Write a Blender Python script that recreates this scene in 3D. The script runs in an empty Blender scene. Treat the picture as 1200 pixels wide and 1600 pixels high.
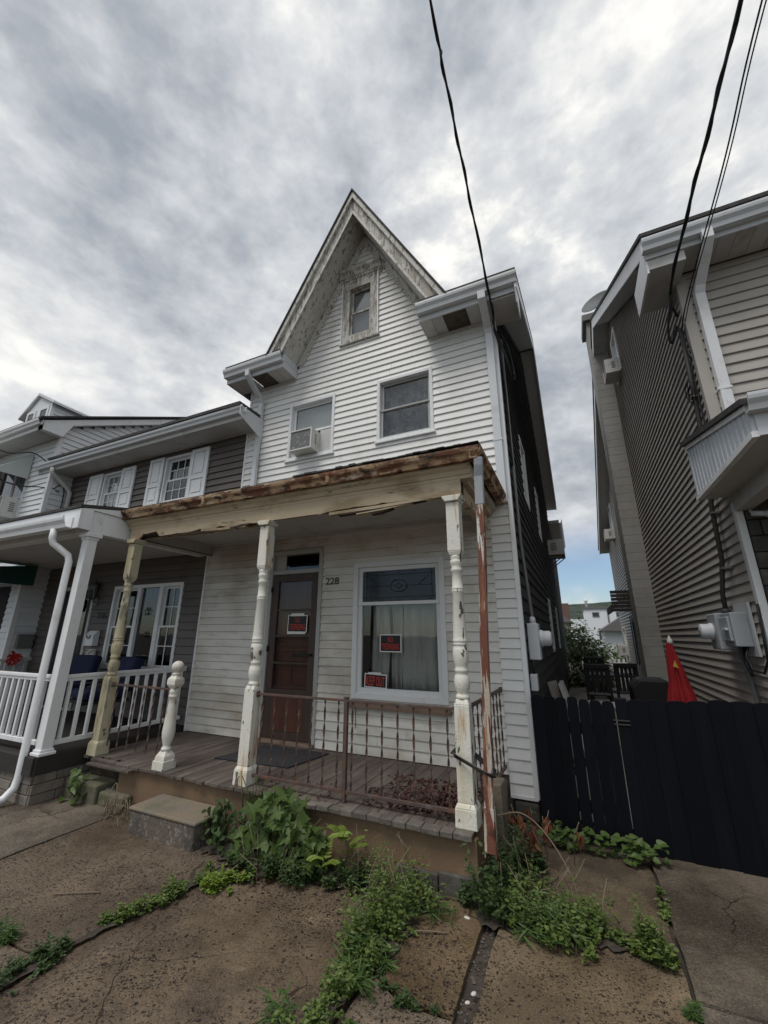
import bpy, math, random
from mathutils import Matrix, Vector
random.seed(7)
R = math.radians
sc = bpy.context.scene
col = sc.collection
U = random.uniform

# ---------------------------------------------------------------- camera
cam = bpy.data.cameras.new('camera'); camo = bpy.data.objects.new('camera', cam); col.objects.link(camo)
cam.sensor_fit = 'VERTICAL'; cam.sensor_height = 36.0; cam.lens = 632.0 / 1600 * 36.0
cam.clip_start = 0.05; cam.clip_end = 6000
YAW, PIT, ROL = R(24.8), R(17.0), R(.25)
_f = Vector((-math.sin(YAW) * math.cos(PIT), math.cos(YAW) * math.cos(PIT), math.sin(PIT)))
_r = Vector((math.cos(YAW), math.sin(YAW), 0)); _u = _r.cross(_f)
_r, _u = math.cos(ROL) * _r + math.sin(ROL) * _u, -math.sin(ROL) * _r + math.cos(ROL) * _u
cm = Matrix((_r, _u, -_f)).transposed().to_4x4(); cm.translation = (0, 0, 1.6)
camo.matrix_world = cm
sc.camera = camo

# ---------------------------------------------------------------- sky, sun, exposure
SUN_EL, SUN_AZ = R(64), R(200)          # azimuth clockwise from +Y : behind the viewer's left shoulder
world = bpy.data.worlds.new('World'); sc.world = world; world.use_nodes = True
nt = world.node_tree; nt.nodes.clear()
def N(t, kind, **kw):
    n = t.nodes.new(kind)
    for k, v in kw.items(): setattr(n, k, v)
    return n
def L(t, a, b): t.links.new(a, b)
def mixc(t, fac, a, b, mode='MIX'):
    m = N(t, 'ShaderNodeMix', data_type='RGBA', blend_type=mode)
    for s, v in ((m.inputs[0], fac), (m.inputs[6], a), (m.inputs[7], b)):
        if hasattr(v, 'is_linked') or isinstance(v, bpy.types.NodeSocket): L(t, v, s)
        elif isinstance(v, (int, float)): s.default_value = v
        else: s.default_value = (*v, 1)
    return m.outputs[2]
def rng(t, v, a, b, c=0., d=1., smooth=True):
    m = N(t, 'ShaderNodeMapRange', interpolation_type='SMOOTHSTEP' if smooth else 'LINEAR')
    L(t, v, m.inputs[0])
    for i, q in enumerate((a, b, c, d)): m.inputs[i + 1].default_value = q
    return m.outputs[0]
def mth(t, op, a, b=None):
    m = N(t, 'ShaderNodeMath', operation=op)
    for i, v in enumerate((a, b)):
        if v is None: continue
        if isinstance(v, (int, float)): m.inputs[i].default_value = v
        else: L(t, v, m.inputs[i])
    return m.outputs[0]
out = N(nt, 'ShaderNodeOutputWorld'); bg = N(nt, 'ShaderNodeBackground'); bg.inputs[1].default_value = 0.1
sky = N(nt, 'ShaderNodeTexSky', sky_type='NISHITA', sun_disc=False); sky.sun_elevation = SUN_EL; sky.sun_rotation = SUN_AZ
sky.air_density = 1.2; sky.dust_density = .5
tc = N(nt, 'ShaderNodeTexCoord'); sp = N(nt, 'ShaderNodeSeparateXYZ'); L(nt, tc.outputs['Generated'], sp.inputs[0])
cb = N(nt, 'ShaderNodeMapping'); L(nt, tc.outputs['Generated'], cb.inputs[0]); cb.inputs[3].default_value = (1, 1, 1.7)
def wnoise(scale, detail, rough, dist=0., off=(0, 0, 0), st=(1, 1, 1), rot=0.):
    mp = N(nt, 'ShaderNodeMapping'); L(nt, cb.outputs[0], mp.inputs[0]); mp.inputs[1].default_value = off; mp.inputs[3].default_value = st
    mp.inputs[2].default_value = (0, 0, rot)
    n = N(nt, 'ShaderNodeTexNoise'); n.inputs['Scale'].default_value = scale; n.inputs['Detail'].default_value = detail
    n.inputs['Roughness'].default_value = rough; n.inputs['Distortion'].default_value = dist; L(nt, mp.outputs[0], n.inputs[0])
    return n.outputs[0]
n1 = wnoise(1.9, 5, .5, .0, (3.1, 1.7, 0)); n2 = wnoise(5.2, 9, .56, .12, (7.3, 2.2, 4)); n4 = wnoise(13.0, 9, .6, .15, (2.7, 5.1, 8)); n3 = wnoise(1.7, 4, .5, .1, (1.2, 8.4, 2))
dens = mth(nt, 'ADD', mth(nt, 'ADD', mth(nt, 'MULTIPLY', n1, .48), mth(nt, 'MULTIPLY', n2, .33)), mth(nt, 'MULTIPLY', n4, .19))
cr = N(nt, 'ShaderNodeValToRGB'); L(nt, dens, cr.inputs[0]); el = cr.color_ramp.elements
stops = [(.38, (.32, .355, .405)), (.43, (.41, .44, .485)), (.475, (.52, .545, .58)), (.515, (.62, .64, .665)), (.56, (.75, .757, .76)), (.61, (.93, .92, .895))]
el[0].position, el[1].position = stops[0][0], stops[-1][0]; el[0].color, el[1].color = (*stops[0][1], 1), (*stops[-1][1], 1)
for p_, c_ in stops[1:-1]: el.new(p_).color = (*c_, 1)
c = mixc(nt, 1.0, cr.outputs[0], (7.9, 7.9, 7.9), 'MULTIPLY')
brk = mth(nt, 'MULTIPLY', rng(nt, dens, .53, .61), rng(nt, n3, .46, .60)); c = mixc(nt, brk, c, (7.9, 7.75, 7.4))
cov = mth(nt, 'MAXIMUM', rng(nt, sp.outputs[2], .12, .27), mth(nt, 'MULTIPLY', rng(nt, dens, .5, .6), .45))
skyc = mixc(nt, 1.0, sky.outputs[0], (.62, .68, .80), 'MULTIPLY')
c = mixc(nt, cov, skyc, c)
L(nt, c, bg.inputs[0]); L(nt, bg.outputs[0], out.inputs[0])
sl = bpy.data.lights.new('sun', 'SUN'); sl.energy = 1.4; sl.angle = R(24); sl.color = (1, .97, .93)
so = bpy.data.objects.new('sun', sl); col.objects.link(so)
sd = Vector((math.sin(SUN_AZ) * math.cos(SUN_EL), math.cos(SUN_AZ) * math.cos(SUN_EL), math.sin(SUN_EL)))
so.rotation_euler = sd.to_track_quat('Z', 'Y').to_euler()
sc.view_settings.view_transform = 'Standard'; sc.view_settings.look = 'None'
sc.view_settings.exposure = 0.46; sc.view_settings.gamma = 1.0
sc.cycles.max_bounces = 6; sc.cycles.transparent_max_bounces = 12

# ---------------------------------------------------------------- materials
MATS = {}
def mat(name, base, rough=.6, layers=(), bump=None, metallic=0., spec=.35, rnd=0., trans=0., island=None):
    """procedural material: base colour, noise layers (colour, scale, lo, hi, stretch, amount), bump (scale, strength, stretch)"""
    m = bpy.data.materials.new(name); m.use_nodes = True; t = m.node_tree; b = t.nodes['Principled BSDF']
    geo = N(t, 'ShaderNodeNewGeometry')
    def noise(scale, st=(1, 1, 1), detail=7, rgh=.6):
        mp = N(t, 'ShaderNodeMapping'); L(t, geo.outputs['Position'], mp.inputs[0]); mp.inputs[3].default_value = st
        mp.inputs[1].default_value = (U(0, 9), U(0, 9), U(0, 9))
        n = N(t, 'ShaderNodeTexNoise'); n.inputs['Scale'].default_value = scale; n.inputs['Detail'].default_value = detail
        n.inputs['Roughness'].default_value = rgh; L(t, mp.outputs[0], n.inputs[0]); return n.outputs[0]
    c = N(t, 'ShaderNodeRGB'); c.outputs[0].default_value = (*base, 1); c = c.outputs[0]
    for (lc, s, lo, hi, st, amt) in layers:
        c = mixc(t, mth(t, 'MULTIPLY', rng(t, noise(s, st), lo, hi), amt), c, lc)
    if rnd:
        oi = N(t, 'ShaderNodeObjectInfo'); h = N(t, 'ShaderNodeHueSaturation'); L(t, c, h.inputs['Color'])
        L(t, rng(t, oi.outputs['Random'], 0, 1, 1 - rnd, 1 + rnd, False), h.inputs['Value']); c = h.outputs[0]
    if island:
        c = mixc(t, rng(t, geo.outputs['Random Per Island'], 0, 1, 0, 1, False), c, island)
    L(t, c, b.inputs['Base Color']); b.inputs['Roughness'].default_value = rough; b.inputs['Metallic'].default_value = metallic
    b.inputs['Specular IOR Level'].default_value = spec
    if bump:
        bn = N(t, 'ShaderNodeBump'); bn.inputs['Strength'].default_value = bump[1]; bn.inputs['Distance'].default_value = .01
        L(t, noise(bump[0], bump[2] if len(bump) > 2 else (1, 1, 1)), bn.inputs['Height']); L(t, bn.outputs[0], b.inputs['Normal'])
    if trans:
        tr = N(t, 'ShaderNodeBsdfTranslucent'); L(t, c, tr.inputs[0]); ms = N(t, 'ShaderNodeMixShader'); ms.inputs[0].default_value = trans
        L(t, b.outputs[0], ms.inputs[1]); L(t, tr.outputs[0], ms.inputs[2]); L(t, ms.outputs[0], t.nodes['Material Output'].inputs[0])
    MATS[name] = m; return m
def glass(name, tint=(.75, .8, .8), refl=1.0, rough=.02):
    m = bpy.data.materials.new(name); m.use_nodes = True; t = m.node_tree; t.nodes.clear()
    o = N(t, 'ShaderNodeOutputMaterial'); a = N(t, 'ShaderNodeBsdfTransparent'); a.inputs[0].default_value = (*tint, 1)
    g = N(t, 'ShaderNodeBsdfGlossy'); g.inputs['Roughness'].default_value = rough; g.inputs[0].default_value = (.9, .92, .95, 1)
    lw = N(t, 'ShaderNodeLayerWeight'); lw.inputs[0].default_value = .5
    fr = rng(t, mth(t, 'POWER', lw.outputs['Facing'], 4.0), 0, 1, .045, 1.0, False)
    geo = N(t, 'ShaderNodeNewGeometry'); n = N(t, 'ShaderNodeTexNoise'); n.inputs['Scale'].default_value = 3; L(t, geo.outputs['Position'], n.inputs[0])
    bp = N(t, 'ShaderNodeBump'); bp.inputs['Strength'].default_value = .05; bp.inputs['Distance'].default_value = .02
    L(t, n.outputs[0], bp.inputs['Height']); L(t, bp.outputs[0], g.inputs['Normal'])
    mx = N(t, 'ShaderNodeMixShader'); L(t, mth(t, 'MULTIPLY', fr, refl), mx.inputs[0]); L(t, a.outputs[0], mx.inputs[1]); L(t, g.outputs[0], mx.inputs[2])
    L(t, mx.outputs[0], o.inputs[0]); MATS[name] = m; return m
V1 = (1, 1, 1); VS = (1, 1, .12); HS = (.15, 1, 1)
mat('white_siding', (.77, .76, .73), .5, [((.46, .42, .35), 2.2, .5, .8, (1, 1, .5), .55), ((.36, .33, .28), 9, .58, .8, (1, 1, .25), .35)], (60, .05), rnd=.05)
mat('porch_siding', (.70, .675, .62), .55, [((.40, .345, .26), 1.7, .42, .68, (.6, 1, .8), .75), ((.30, .25, .19), 5, .5, .75, (.5, 1, 2.2), .5)], (60, .05), rnd=.09)  # streaky brown dirt, with part of the porch shade put into the colour
mat('white_siding_far', (.70, .71, .72), .5, [((.5, .5, .48), 1.5, .5, .8, V1, .4)], rnd=.04)
mat('brown_siding', (.125, .108, .098), .5, [((.085, .072, .065), 2.5, .45, .75, V1, .6)], (80, .08), rnd=.06)
mat('taupe_siding', (.42, .388, .35), .5, [((.33, .30, .268), 1.8, .45, .75, (1, 1, .5), .6)], (70, .06), rnd=.05)
mat('worn_white', (.68, .655, .59), .5, [((.48, .43, .33), 6, .48, .72, (1, 1, .4), .6), ((.25, .22, .18), 13, .60, .625, (1, 1, .5), .9)], (60, .2))
mat('white_paint', (.74, .74, .73), .45, [((.5, .47, .4), 6, .55, .8, VS, .4)], (90, .05))
mat('white_vinyl', (.77, .775, .78), .45, [((.50, .47, .41), 3, .5, .78, V1, .5), ((.34, .31, .26), 14, .58, .74, (1, 1, .35), .45)], (70, .06))
mat('grey_paint', (.40, .40, .38), .5, [((.25, .24, .22), 8, .5, .75, V1, .5)])
mat('aluminium_white', (.62, .635, .65), .4, [((.35, .33, .30), 3, .5, .8, HS, .5), ((.16, .15, .14), 14, .62, .8, V1, .5)], spec=.5)
mat('soffit_white', (.50, .49, .47), .6, [((.30, .27, .23), 5, .5, .75, V1, .6)], rnd=.08)
mat('bare_soffit', (.10, .08, .065), .8, [((.05, .04, .03), 10, .4, .7, V1, .8)])
mat('peeling_paint', (.60, .585, .54), .75, [((.46, .43, .37), 4, .42, .7, V1, .6), ((.24, .20, .16), 16, .575, .60, (1.3, 1.3, .45), .85), ((.13, .105, .09), 34, .61, .65, (1.4, 1.4, .5), .8)], (30, .5))
mat('peeled_wood', (.56, .545, .50), .8, [((.36, .33, .285), 9, .47, .53, (1.5, 1.5, .3), .85), ((.20, .17, .14), 20, .545, .575, (1.6, 1.6, .35), .85), ((.11, .09, .075), 38, .63, .66, (1.5, 1.5, .4), .8)], (35, .6))
mat('cream_paint', (.71, .69, .62), .5, [((.52, .44, .26), 5, .5, .75, (1, 1, .25), .7), ((.45, .24, .07), 6, .54, .66, (2.2, 2.2, .2), .8), ((.10, .085, .075), 12, .595, .615, (1.2, 1.2, .45), .95)], (45, .4))
mat('cream_moss', (.55, .50, .36), .6, [((.42, .35, .20), 4, .42, .7, (1, 1, .25), .8), ((.26, .24, .18), 7, .55, .62, (1.5, 1.5, .3), .9), ((.10, .085, .07), 12, .6, .63, (1, 1, .5), .95)], (45, .4))
mat('rot_beam', (.47, .38, .26), .7, [((.60, .55, .45), 3, .5, .75, HS, .7), ((.26, .19, .11), 4, .48, .68, (.5, 1, 1), .8), ((.07, .05, .035), 8, .6, .68, (.35, 1, 1.4), .9)], (30, .5, (.4, 1, 1)))
mat('rot_dark', (.035, .026, .02), .9, [((.16, .11, .07), 20, .5, .7, HS, .8)], (40, .8, HS))
mat('rust', (.13, .055, .03), .75, [((.42, .29, .17), 5, .44, .58, (.6, 1, 2), .9), ((.52, .44, .33), 8, .55, .66, (.8, 1, 2.5), .8), ((.03, .016, .012), 7, .52, .62, (.8, 1, 1.6), .92), ((.17, .05, .02), 14, .55, .65, (1, 1, .6), .8)], (40, .5))
mat('rust_pipe', (.60, .58, .54), .6, [((.40, .33, .25), 6, .42, .58, (1, 1, .3), .8), ((.15, .048, .028), 7, .455, .485, (3.2, 3.2, .25), .97), ((.30, .14, .06), 11, .55, .6, (2, 2, .4), .7), ((.05, .02, .015), 16, .58, .64, (1, 1, .4), .8)], (50, .4))
mat('rust_rail', (.085, .058, .05), .6, [((.16, .075, .045), 12, .5, .65, V1, .8), ((.14, .13, .13), 8, .58, .7, V1, .6)], (80, .3))
mat('porch_boards', (.115, .095, .08), .65, [((.065, .05, .042), 5, .4, .65, (3, .4, 1), .8), ((.22, .19, .165), 9, .58, .72, (3, .35, 1), .7), ((.05, .04, .04), 3, .52, .7, V1, .5)], (25, .5, (4, .4, 1)), rnd=.2)
mat('ochre_render', (.185, .122, .074), .8, [((.17, .115, .075), 2.2, .42, .68, V1, .8), ((.27, .20, .13), 6, .58, .75, V1, .5), ((.08, .06, .05), 5, .6, .75, (1, 1, .3), .6)], (35, .35))
mat('step_concrete', (.20, .162, .115), .85, [((.17, .15, .125), 7, .42, .65, V1, .8), ((.10, .10, .07), 3, .52, .7, V1, .6)], (50, .8))
mat('step_face', (.12, .10, .08), .9, [((.26, .235, .20), 40, .52, .60, (1, 1, .7), .7), ((.05, .045, .045), 5, .48, .68, V1, .7)], (35, 1.0))
mat('dark_stone', (.075, .07, .062), .85, [((.13, .12, .105), 9, .5, .7, V1, .7), ((.035, .032, .03), 4, .5, .7, V1, .7)], (22, .9), rnd=.25)
mat('mossy_stone', (.13, .12, .085), .9, [((.08, .085, .045), 6, .45, .65, V1, .8), ((.2, .19, .16), 12, .6, .7, V1, .6)], (20, .9))
mat('slate_edge', (.12, .105, .09), .8, [((.2, .18, .15), 14, .5, .7, V1, .7), ((.06, .065, .035), 5, .52, .7, V1, .6)], (30, .8), rnd=.25)
mat('veneer_stone', (.20, .175, .15), .85, [((.12, .10, .085), 6, .45, .65, V1, .8), ((.30, .27, .235), 12, .58, .7, V1, .6)], (18, .9), rnd=.2)
mat('block_paint', (.33, .32, .30), .75, [((.22, .20, .18), 1.6, .45, .7, (1, 1, .6), .7), ((.42, .41, .39), 5, .55, .75, V1, .4)], (60, .3), rnd=.05)
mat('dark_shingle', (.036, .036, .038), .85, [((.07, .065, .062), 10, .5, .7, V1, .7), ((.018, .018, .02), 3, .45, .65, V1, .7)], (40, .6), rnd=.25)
mat('roof_shingle', (.05, .047, .045), .9, [((.09, .085, .08), 12, .45, .7, V1, .7)], (50, .6))
mat('door_brown', (.062, .042, .034), .5, [((.10, .055, .04), 6, .45, .7, (2, 2, .3), .6), ((.035, .028, .025), 9, .55, .7, (1, 1, .3), .7)], (40, .2, (3, 3, .3)))
mat('door_red', (.105, .04, .026), .45, [((.06, .024, .017), 3, .42, .65, (3, 3, .4), .7), ((.17, .07, .045), 8, .58, .75, (3, 3, .3), .5)], (40, .2, (3, 3, .3)))
mat('sill_brown', (.20, .135, .10), .6, [((.30, .24, .19), 9, .5, .7, HS, .7), ((.10, .07, .055), 6, .52, .7, V1, .6)], (40, .3))
mat('interior_dark', (.02, .02, .021), .9, [((.035, .033, .03), 2, .4, .7, V1, .6)])
mat('curtain_grey', (.62, .60, .56), .9, [((.40, .385, .36), 5, .45, .7, (1, 1, .2), .7)], (60, .2), trans=.15)
mat('lace', (.30, .30, .30), .9, [((.12, .12, .125), 9, .45, .58, V1, .8), ((.5, .5, .5), 22, .55, .62, V1, .6)], trans=.15)
mat('blind_white', (.60, .60, .585), .7, [((.48, .47, .44), 2, .45, .7, V1, .5)], trans=.1)
mat('attic_sheet', (.30, .295, .305), .9, [((.20, .19, .20), 6, .45, .65, (1, 1, .3), .7)])
mat('ac_plastic', (.62, .61, .57), .5, [((.40, .37, .31), 5, .5, .75, V1, .6)])
mat('ac_grille', (.14, .14, .14), .5, [((.40, .39, .37), 26, .56, .62, V1, .7)])
mat('black_plastic', (.012, .012, .013), .45)
mat('cable_black', (.012, .012, .013), .5, [((.04, .04, .042), 6, .5, .7, V1, .5)])
mat('mat_rubber', (.028, .029, .033), .9, [((.045, .045, .05), 40, .5, .6, V1, .8), ((.018, .018, .02), 4, .5, .7, V1, .6)], (120, .6))
mat('fence_navy', (.0042, .0048, .0078), .7, [((.0085, .0085, .0105), 6, .5, .75, (3, 3, .25), .7), ((.004, .004, .006), 3, .5, .7, V1, .6)], (30, .4, (3, 3, .2)), spec=.12, rnd=.25)
mat('sign_white', (.72, .71, .68), .5, [((.5, .48, .44), 10, .55, .75, V1, .4)])
mat('sign_black', (.014, .014, .015), .45)
mat('sign_red', (.62, .045, .03), .5, [((.45, .03, .025), 20, .5, .7, V1, .5)])
mat('number_black', (.012, .011, .01), .4)
mat('umbrella_red', (.27, .010, .014), .8, [((.12, .005, .008), 5, .45, .7, (1, 1, .3), .7)], (40, .3))
mat('umbrella_white', (.6, .58, .55), .8); mat('umbrella_yellow', (.55, .3, .05), .8)
mat('orange_felt', (.6, .2, .03), .9, [((.3, .08, .02), 8, .5, .7, V1, .6)])
mat('meter_grey', (.34, .36, .38), .5, [((.24, .25, .26), 5, .5, .7, V1, .5)], spec=.4)
mat('meter_light', (.55, .56, .57), .45)
mat('conduit_dark', (.05, .047, .045), .6); mat('conduit_grey', (.16, .155, .15), .6)
mat('awning_green', (.008, .055, .045), .8); mat('awning_white', (.52, .55, .53), .5, [((.4, .43, .42), 4, .5, .7, V1, .4)])
mat('awning_brown', (.045, .038, .035), .6, [((.08, .07, .065), 6, .5, .7, HS, .6)])
mat('cushion_blue', (.012, .016, .05), .9, [((.02, .026, .075), 5, .5, .7, V1, .6)], (60, .3))
mat('chair_black', (.014, .014, .015), .6); mat('deck_dark', (.032, .028, .026), .7, [((.05, .045, .042), 8, .5, .7, HS, .6)])
mat('ribbon_red', (.5, .03, .025), .7); mat('dish_grey', (.11, .115, .12), .6)
mat('panel_white', (.60, .63, .67), .5, [((.46, .47, .49), 7, .45, .7, (1, 3, .15), .7)])
mat('hill_hazed', (.055, .066, .055), 1., [((.025, .04, .03), .05, .45, .58, V1, .9), ((.085, .095, .07), .12, .5, .62, V1, .6)], spec=.1)  # forest green desaturated so the base colour carries the distant haze
mat('far_white', (.72, .74, .76), .7); mat('far_tan', (.38, .34, .29), .8); mat('far_brick', (.15, .085, .07), .8); mat('far_roof', (.15, .14, .14), .8)
mat('far_window', (.05, .055, .065), .2, spec=.6)
LEAF = dict(rough=.5, spec=.35, trans=.22)
mat('leaf_weed', (.055, .098, .02), island=(.14, .185, .045), **LEAF); mat('leaf_dark', (.028, .055, .018), island=(.06, .095, .028), **LEAF)
mat('leaf_maple', (.03, .062, .015), island=(.105, .16, .04), **LEAF); mat('leaf_bright', (.12, .19, .025), island=(.19, .25, .04), **LEAF)
mat('leaf_bush', (.045, .085, .018), island=(.12, .16, .04), **LEAF); mat('leaf_tropic', (.01, .022, .014), **LEAF)
mat('leaf_grass', (.05, .10, .025), island=(.09, .15, .04), **LEAF)
mat('leaf_dead', (.13, .045, .022), .8, island=(.24, .10, .05), trans=.15); mat('leaf_litter', (.035, .015, .013), .85, island=(.11, .05, .038))
mat('stem_green', (.07, .10, .03), .7); mat('stem_dry', (.24, .19, .13), .8, island=(.14, .10, .07)); mat('bark', (.06, .05, .04), .9)
mat('flower_white', (.42, .42, .30), .8)
mat('gravel', (.05, .042, .036), .9, island=(.16, .14, .12)); mat('pebble_white', (.55, .52, .47), .7)
mat('soil', (.05, .04, .032), .95, [((.085, .07, .055), 12, .45, .65, V1, .8)], (30, .8))
mat('yard_concrete', (.20, .19, .175), .85, [((.11, .10, .09), 1.4, .45, .65, V1, .8)], (40, .4))
glass('glass_dark', (.55, .58, .6)); glass('glass_clear', (.86, .88, .88)); glass('glass_mirror', (.8, .82, .83), 1.1); glass('glass_door', (.9, .88, .86), .45); glass('glass_dim', (.12, .13, .14), .8); glass('glass_lead', (.42, .42, .43), .8, .2)

def slab_mat(name, base, dark, pit, amount, wet=.5):
    """old exposed-aggregate concrete: stains, cream patches and dark pits"""
    m = bpy.data.materials.new(name); m.use_nodes = True; t = m.node_tree; b = t.nodes['Principled BSDF']
    geo = N(t, 'ShaderNodeNewGeometry'); P = geo.outputs['Position']
    def no(s, d=8, r=.6, st=(1, 1, 1), off=(0, 0, 0)):
        mp = N(t, 'ShaderNodeMapping'); L(t, P, mp.inputs[0]); mp.inputs[3].default_value = st; mp.inputs[1].default_value = off
        n = N(t, 'ShaderNodeTexNoise'); n.inputs['Scale'].default_value = s; n.inputs['Detail'].default_value = d; n.inputs['Roughness'].default_value = r
        L(t, mp.outputs[0], n.inputs[0]); return n.outputs[0]
    c = mixc(t, rng(t, no(1.6), .40, .60), base, dark); c = mixc(t, mth(t, 'MULTIPLY', rng(t, no(5.5, off=(1, 7, 0)), .52, .70), .5), c, dark)
    c = mixc(t, mth(t, 'MULTIPLY', rng(t, no(2.7, off=(4, 1, 0)), .55, .75), .55), c, tuple(min(1, q * 1.75) for q in base))
    c = mixc(t, mth(t, 'MULTIPLY', rng(t, no(75, 3, .7), .4, .62), .42), c, tuple(q * .45 for q in dark))
    c = mixc(t, mth(t, 'MULTIPLY', rng(t, no(140, 2, .6, off=(2, 2, 0)), .56, .68), .35), c, tuple(min(1, q * 2.2) for q in base))
    # irregular pits
    wp = N(t, 'ShaderNodeTexNoise'); wp.inputs['Scale'].default_value = 30; L(t, P, wp.inputs[0])
    ad = N(t, 'ShaderNodeVectorMath', operation='MULTIPLY_ADD'); L(t, wp.outputs['Color'], ad.inputs[0]); ad.inputs[1].default_value = (.045, .045, .0); L(t, P, ad.inputs[2])
    hs = []
    for sc_, th, off in ((27, .30, 0), (46, .36, 3.3), (80, .44, 7.1)):
        mp = N(t, 'ShaderNodeMapping'); L(t, ad.outputs[0], mp.inputs[0]); mp.inputs[1].default_value = (off, off, 0); mp.inputs[3].default_value = (1, 1.0, 1)
        v = N(t, 'ShaderNodeTexVoronoi'); v.inputs['Scale'].default_value = sc_; L(t, mp.outputs[0], v.inputs['Vector'])
        wn = N(t, 'ShaderNodeSeparateColor'); L(t, v.outputs['Color'], wn.inputs[0])
        h = mth(t, 'MULTIPLY', rng(t, v.outputs['Distance'], th * .55, th, 1, 0), rng(t, wn.outputs[0], .40, .5))
        hs.append(mth(t, 'MULTIPLY', h, rng(t, no(1.3, 5, .6, off=(off, 6, 0)), .39, .53)))
    h = mth(t, 'MAXIMUM', mth(t, 'MAXIMUM', hs[0], hs[1]), hs[2]); c = mixc(t, mth(t, 'MULTIPLY', h, amount), c, pit)
    # hairline cracks, only here and there
    vc = N(t, 'ShaderNodeTexVoronoi', feature='DISTANCE_TO_EDGE'); vc.inputs['Scale'].default_value = 1.15
    wq = N(t, 'ShaderNodeTexNoise'); wq.inputs['Scale'].default_value = 5; wq.inputs['Detail'].default_value = 6; L(t, P, wq.inputs[0])
    aq = N(t, 'ShaderNodeVectorMath', operation='MULTIPLY_ADD'); L(t, wq.outputs['Color'], aq.inputs[0]); aq.inputs[1].default_value = (.28, .28, 0); L(t, P, aq.inputs[2]); L(t, aq.outputs[0], vc.inputs['Vector'])
    ck = mth(t, 'MULTIPLY', rng(t, vc.outputs['Distance'], .002, .007, 1, 0), rng(t, no(.9, 3, .5, off=(5, 5, 0)), .47, .56)); c = mixc(t, mth(t, 'MULTIPLY', ck, .85), c, tuple(q * .3 for q in dark)); h = mth(t, 'MAXIMUM', h, ck)
    oi = N(t, 'ShaderNodeObjectInfo'); hv = N(t, 'ShaderNodeHueSaturation'); L(t, c, hv.inputs['Color']); L(t, rng(t, oi.outputs['Random'], 0, 1, .82, 1.18, False), hv.inputs['Value']); L(t, rng(t, oi.outputs['Random'], 0, 1, 1.15, .8, False), hv.inputs['Saturation']); c = hv.outputs[0]
    L(t, c, b.inputs['Base Color'])
    L(t, rng(t, no(1.2, 5, .5, off=(9, 3, 0)), .42, .6, wet * .75, .9), b.inputs['Roughness']); b.inputs['Specular IOR Level'].default_value = .35
    bp = N(t, 'ShaderNodeBump'); bp.inputs['Strength'].default_value = .7; bp.inputs['Distance'].default_value = .008
    hh = mth(t, 'SUBTRACT', mth(t, 'MULTIPLY', no(60, 4, .7), .5), mth(t, 'MULTIPLY', h, 1.0)); L(t, hh, bp.inputs['Height']); L(t, bp.outputs[0], b.inputs['Normal'])
    MATS[name] = m
slab_mat('slab_brown', (.162, .120, .081), (.082, .058, .039), (.018, .013, .012), .95)
slab_mat('slab_tan', (.188, .140, .088), (.108, .078, .049), (.02, .014, .012), .95)
slab_mat('slab_smooth', (.155, .122, .086), (.075, .058, .042), (.05, .04, .03), .15, .35)
slab_mat('slab_grey', (.135, .108, .077), (.06, .048, .035), (.04, .035, .03), .2, .3)

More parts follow.
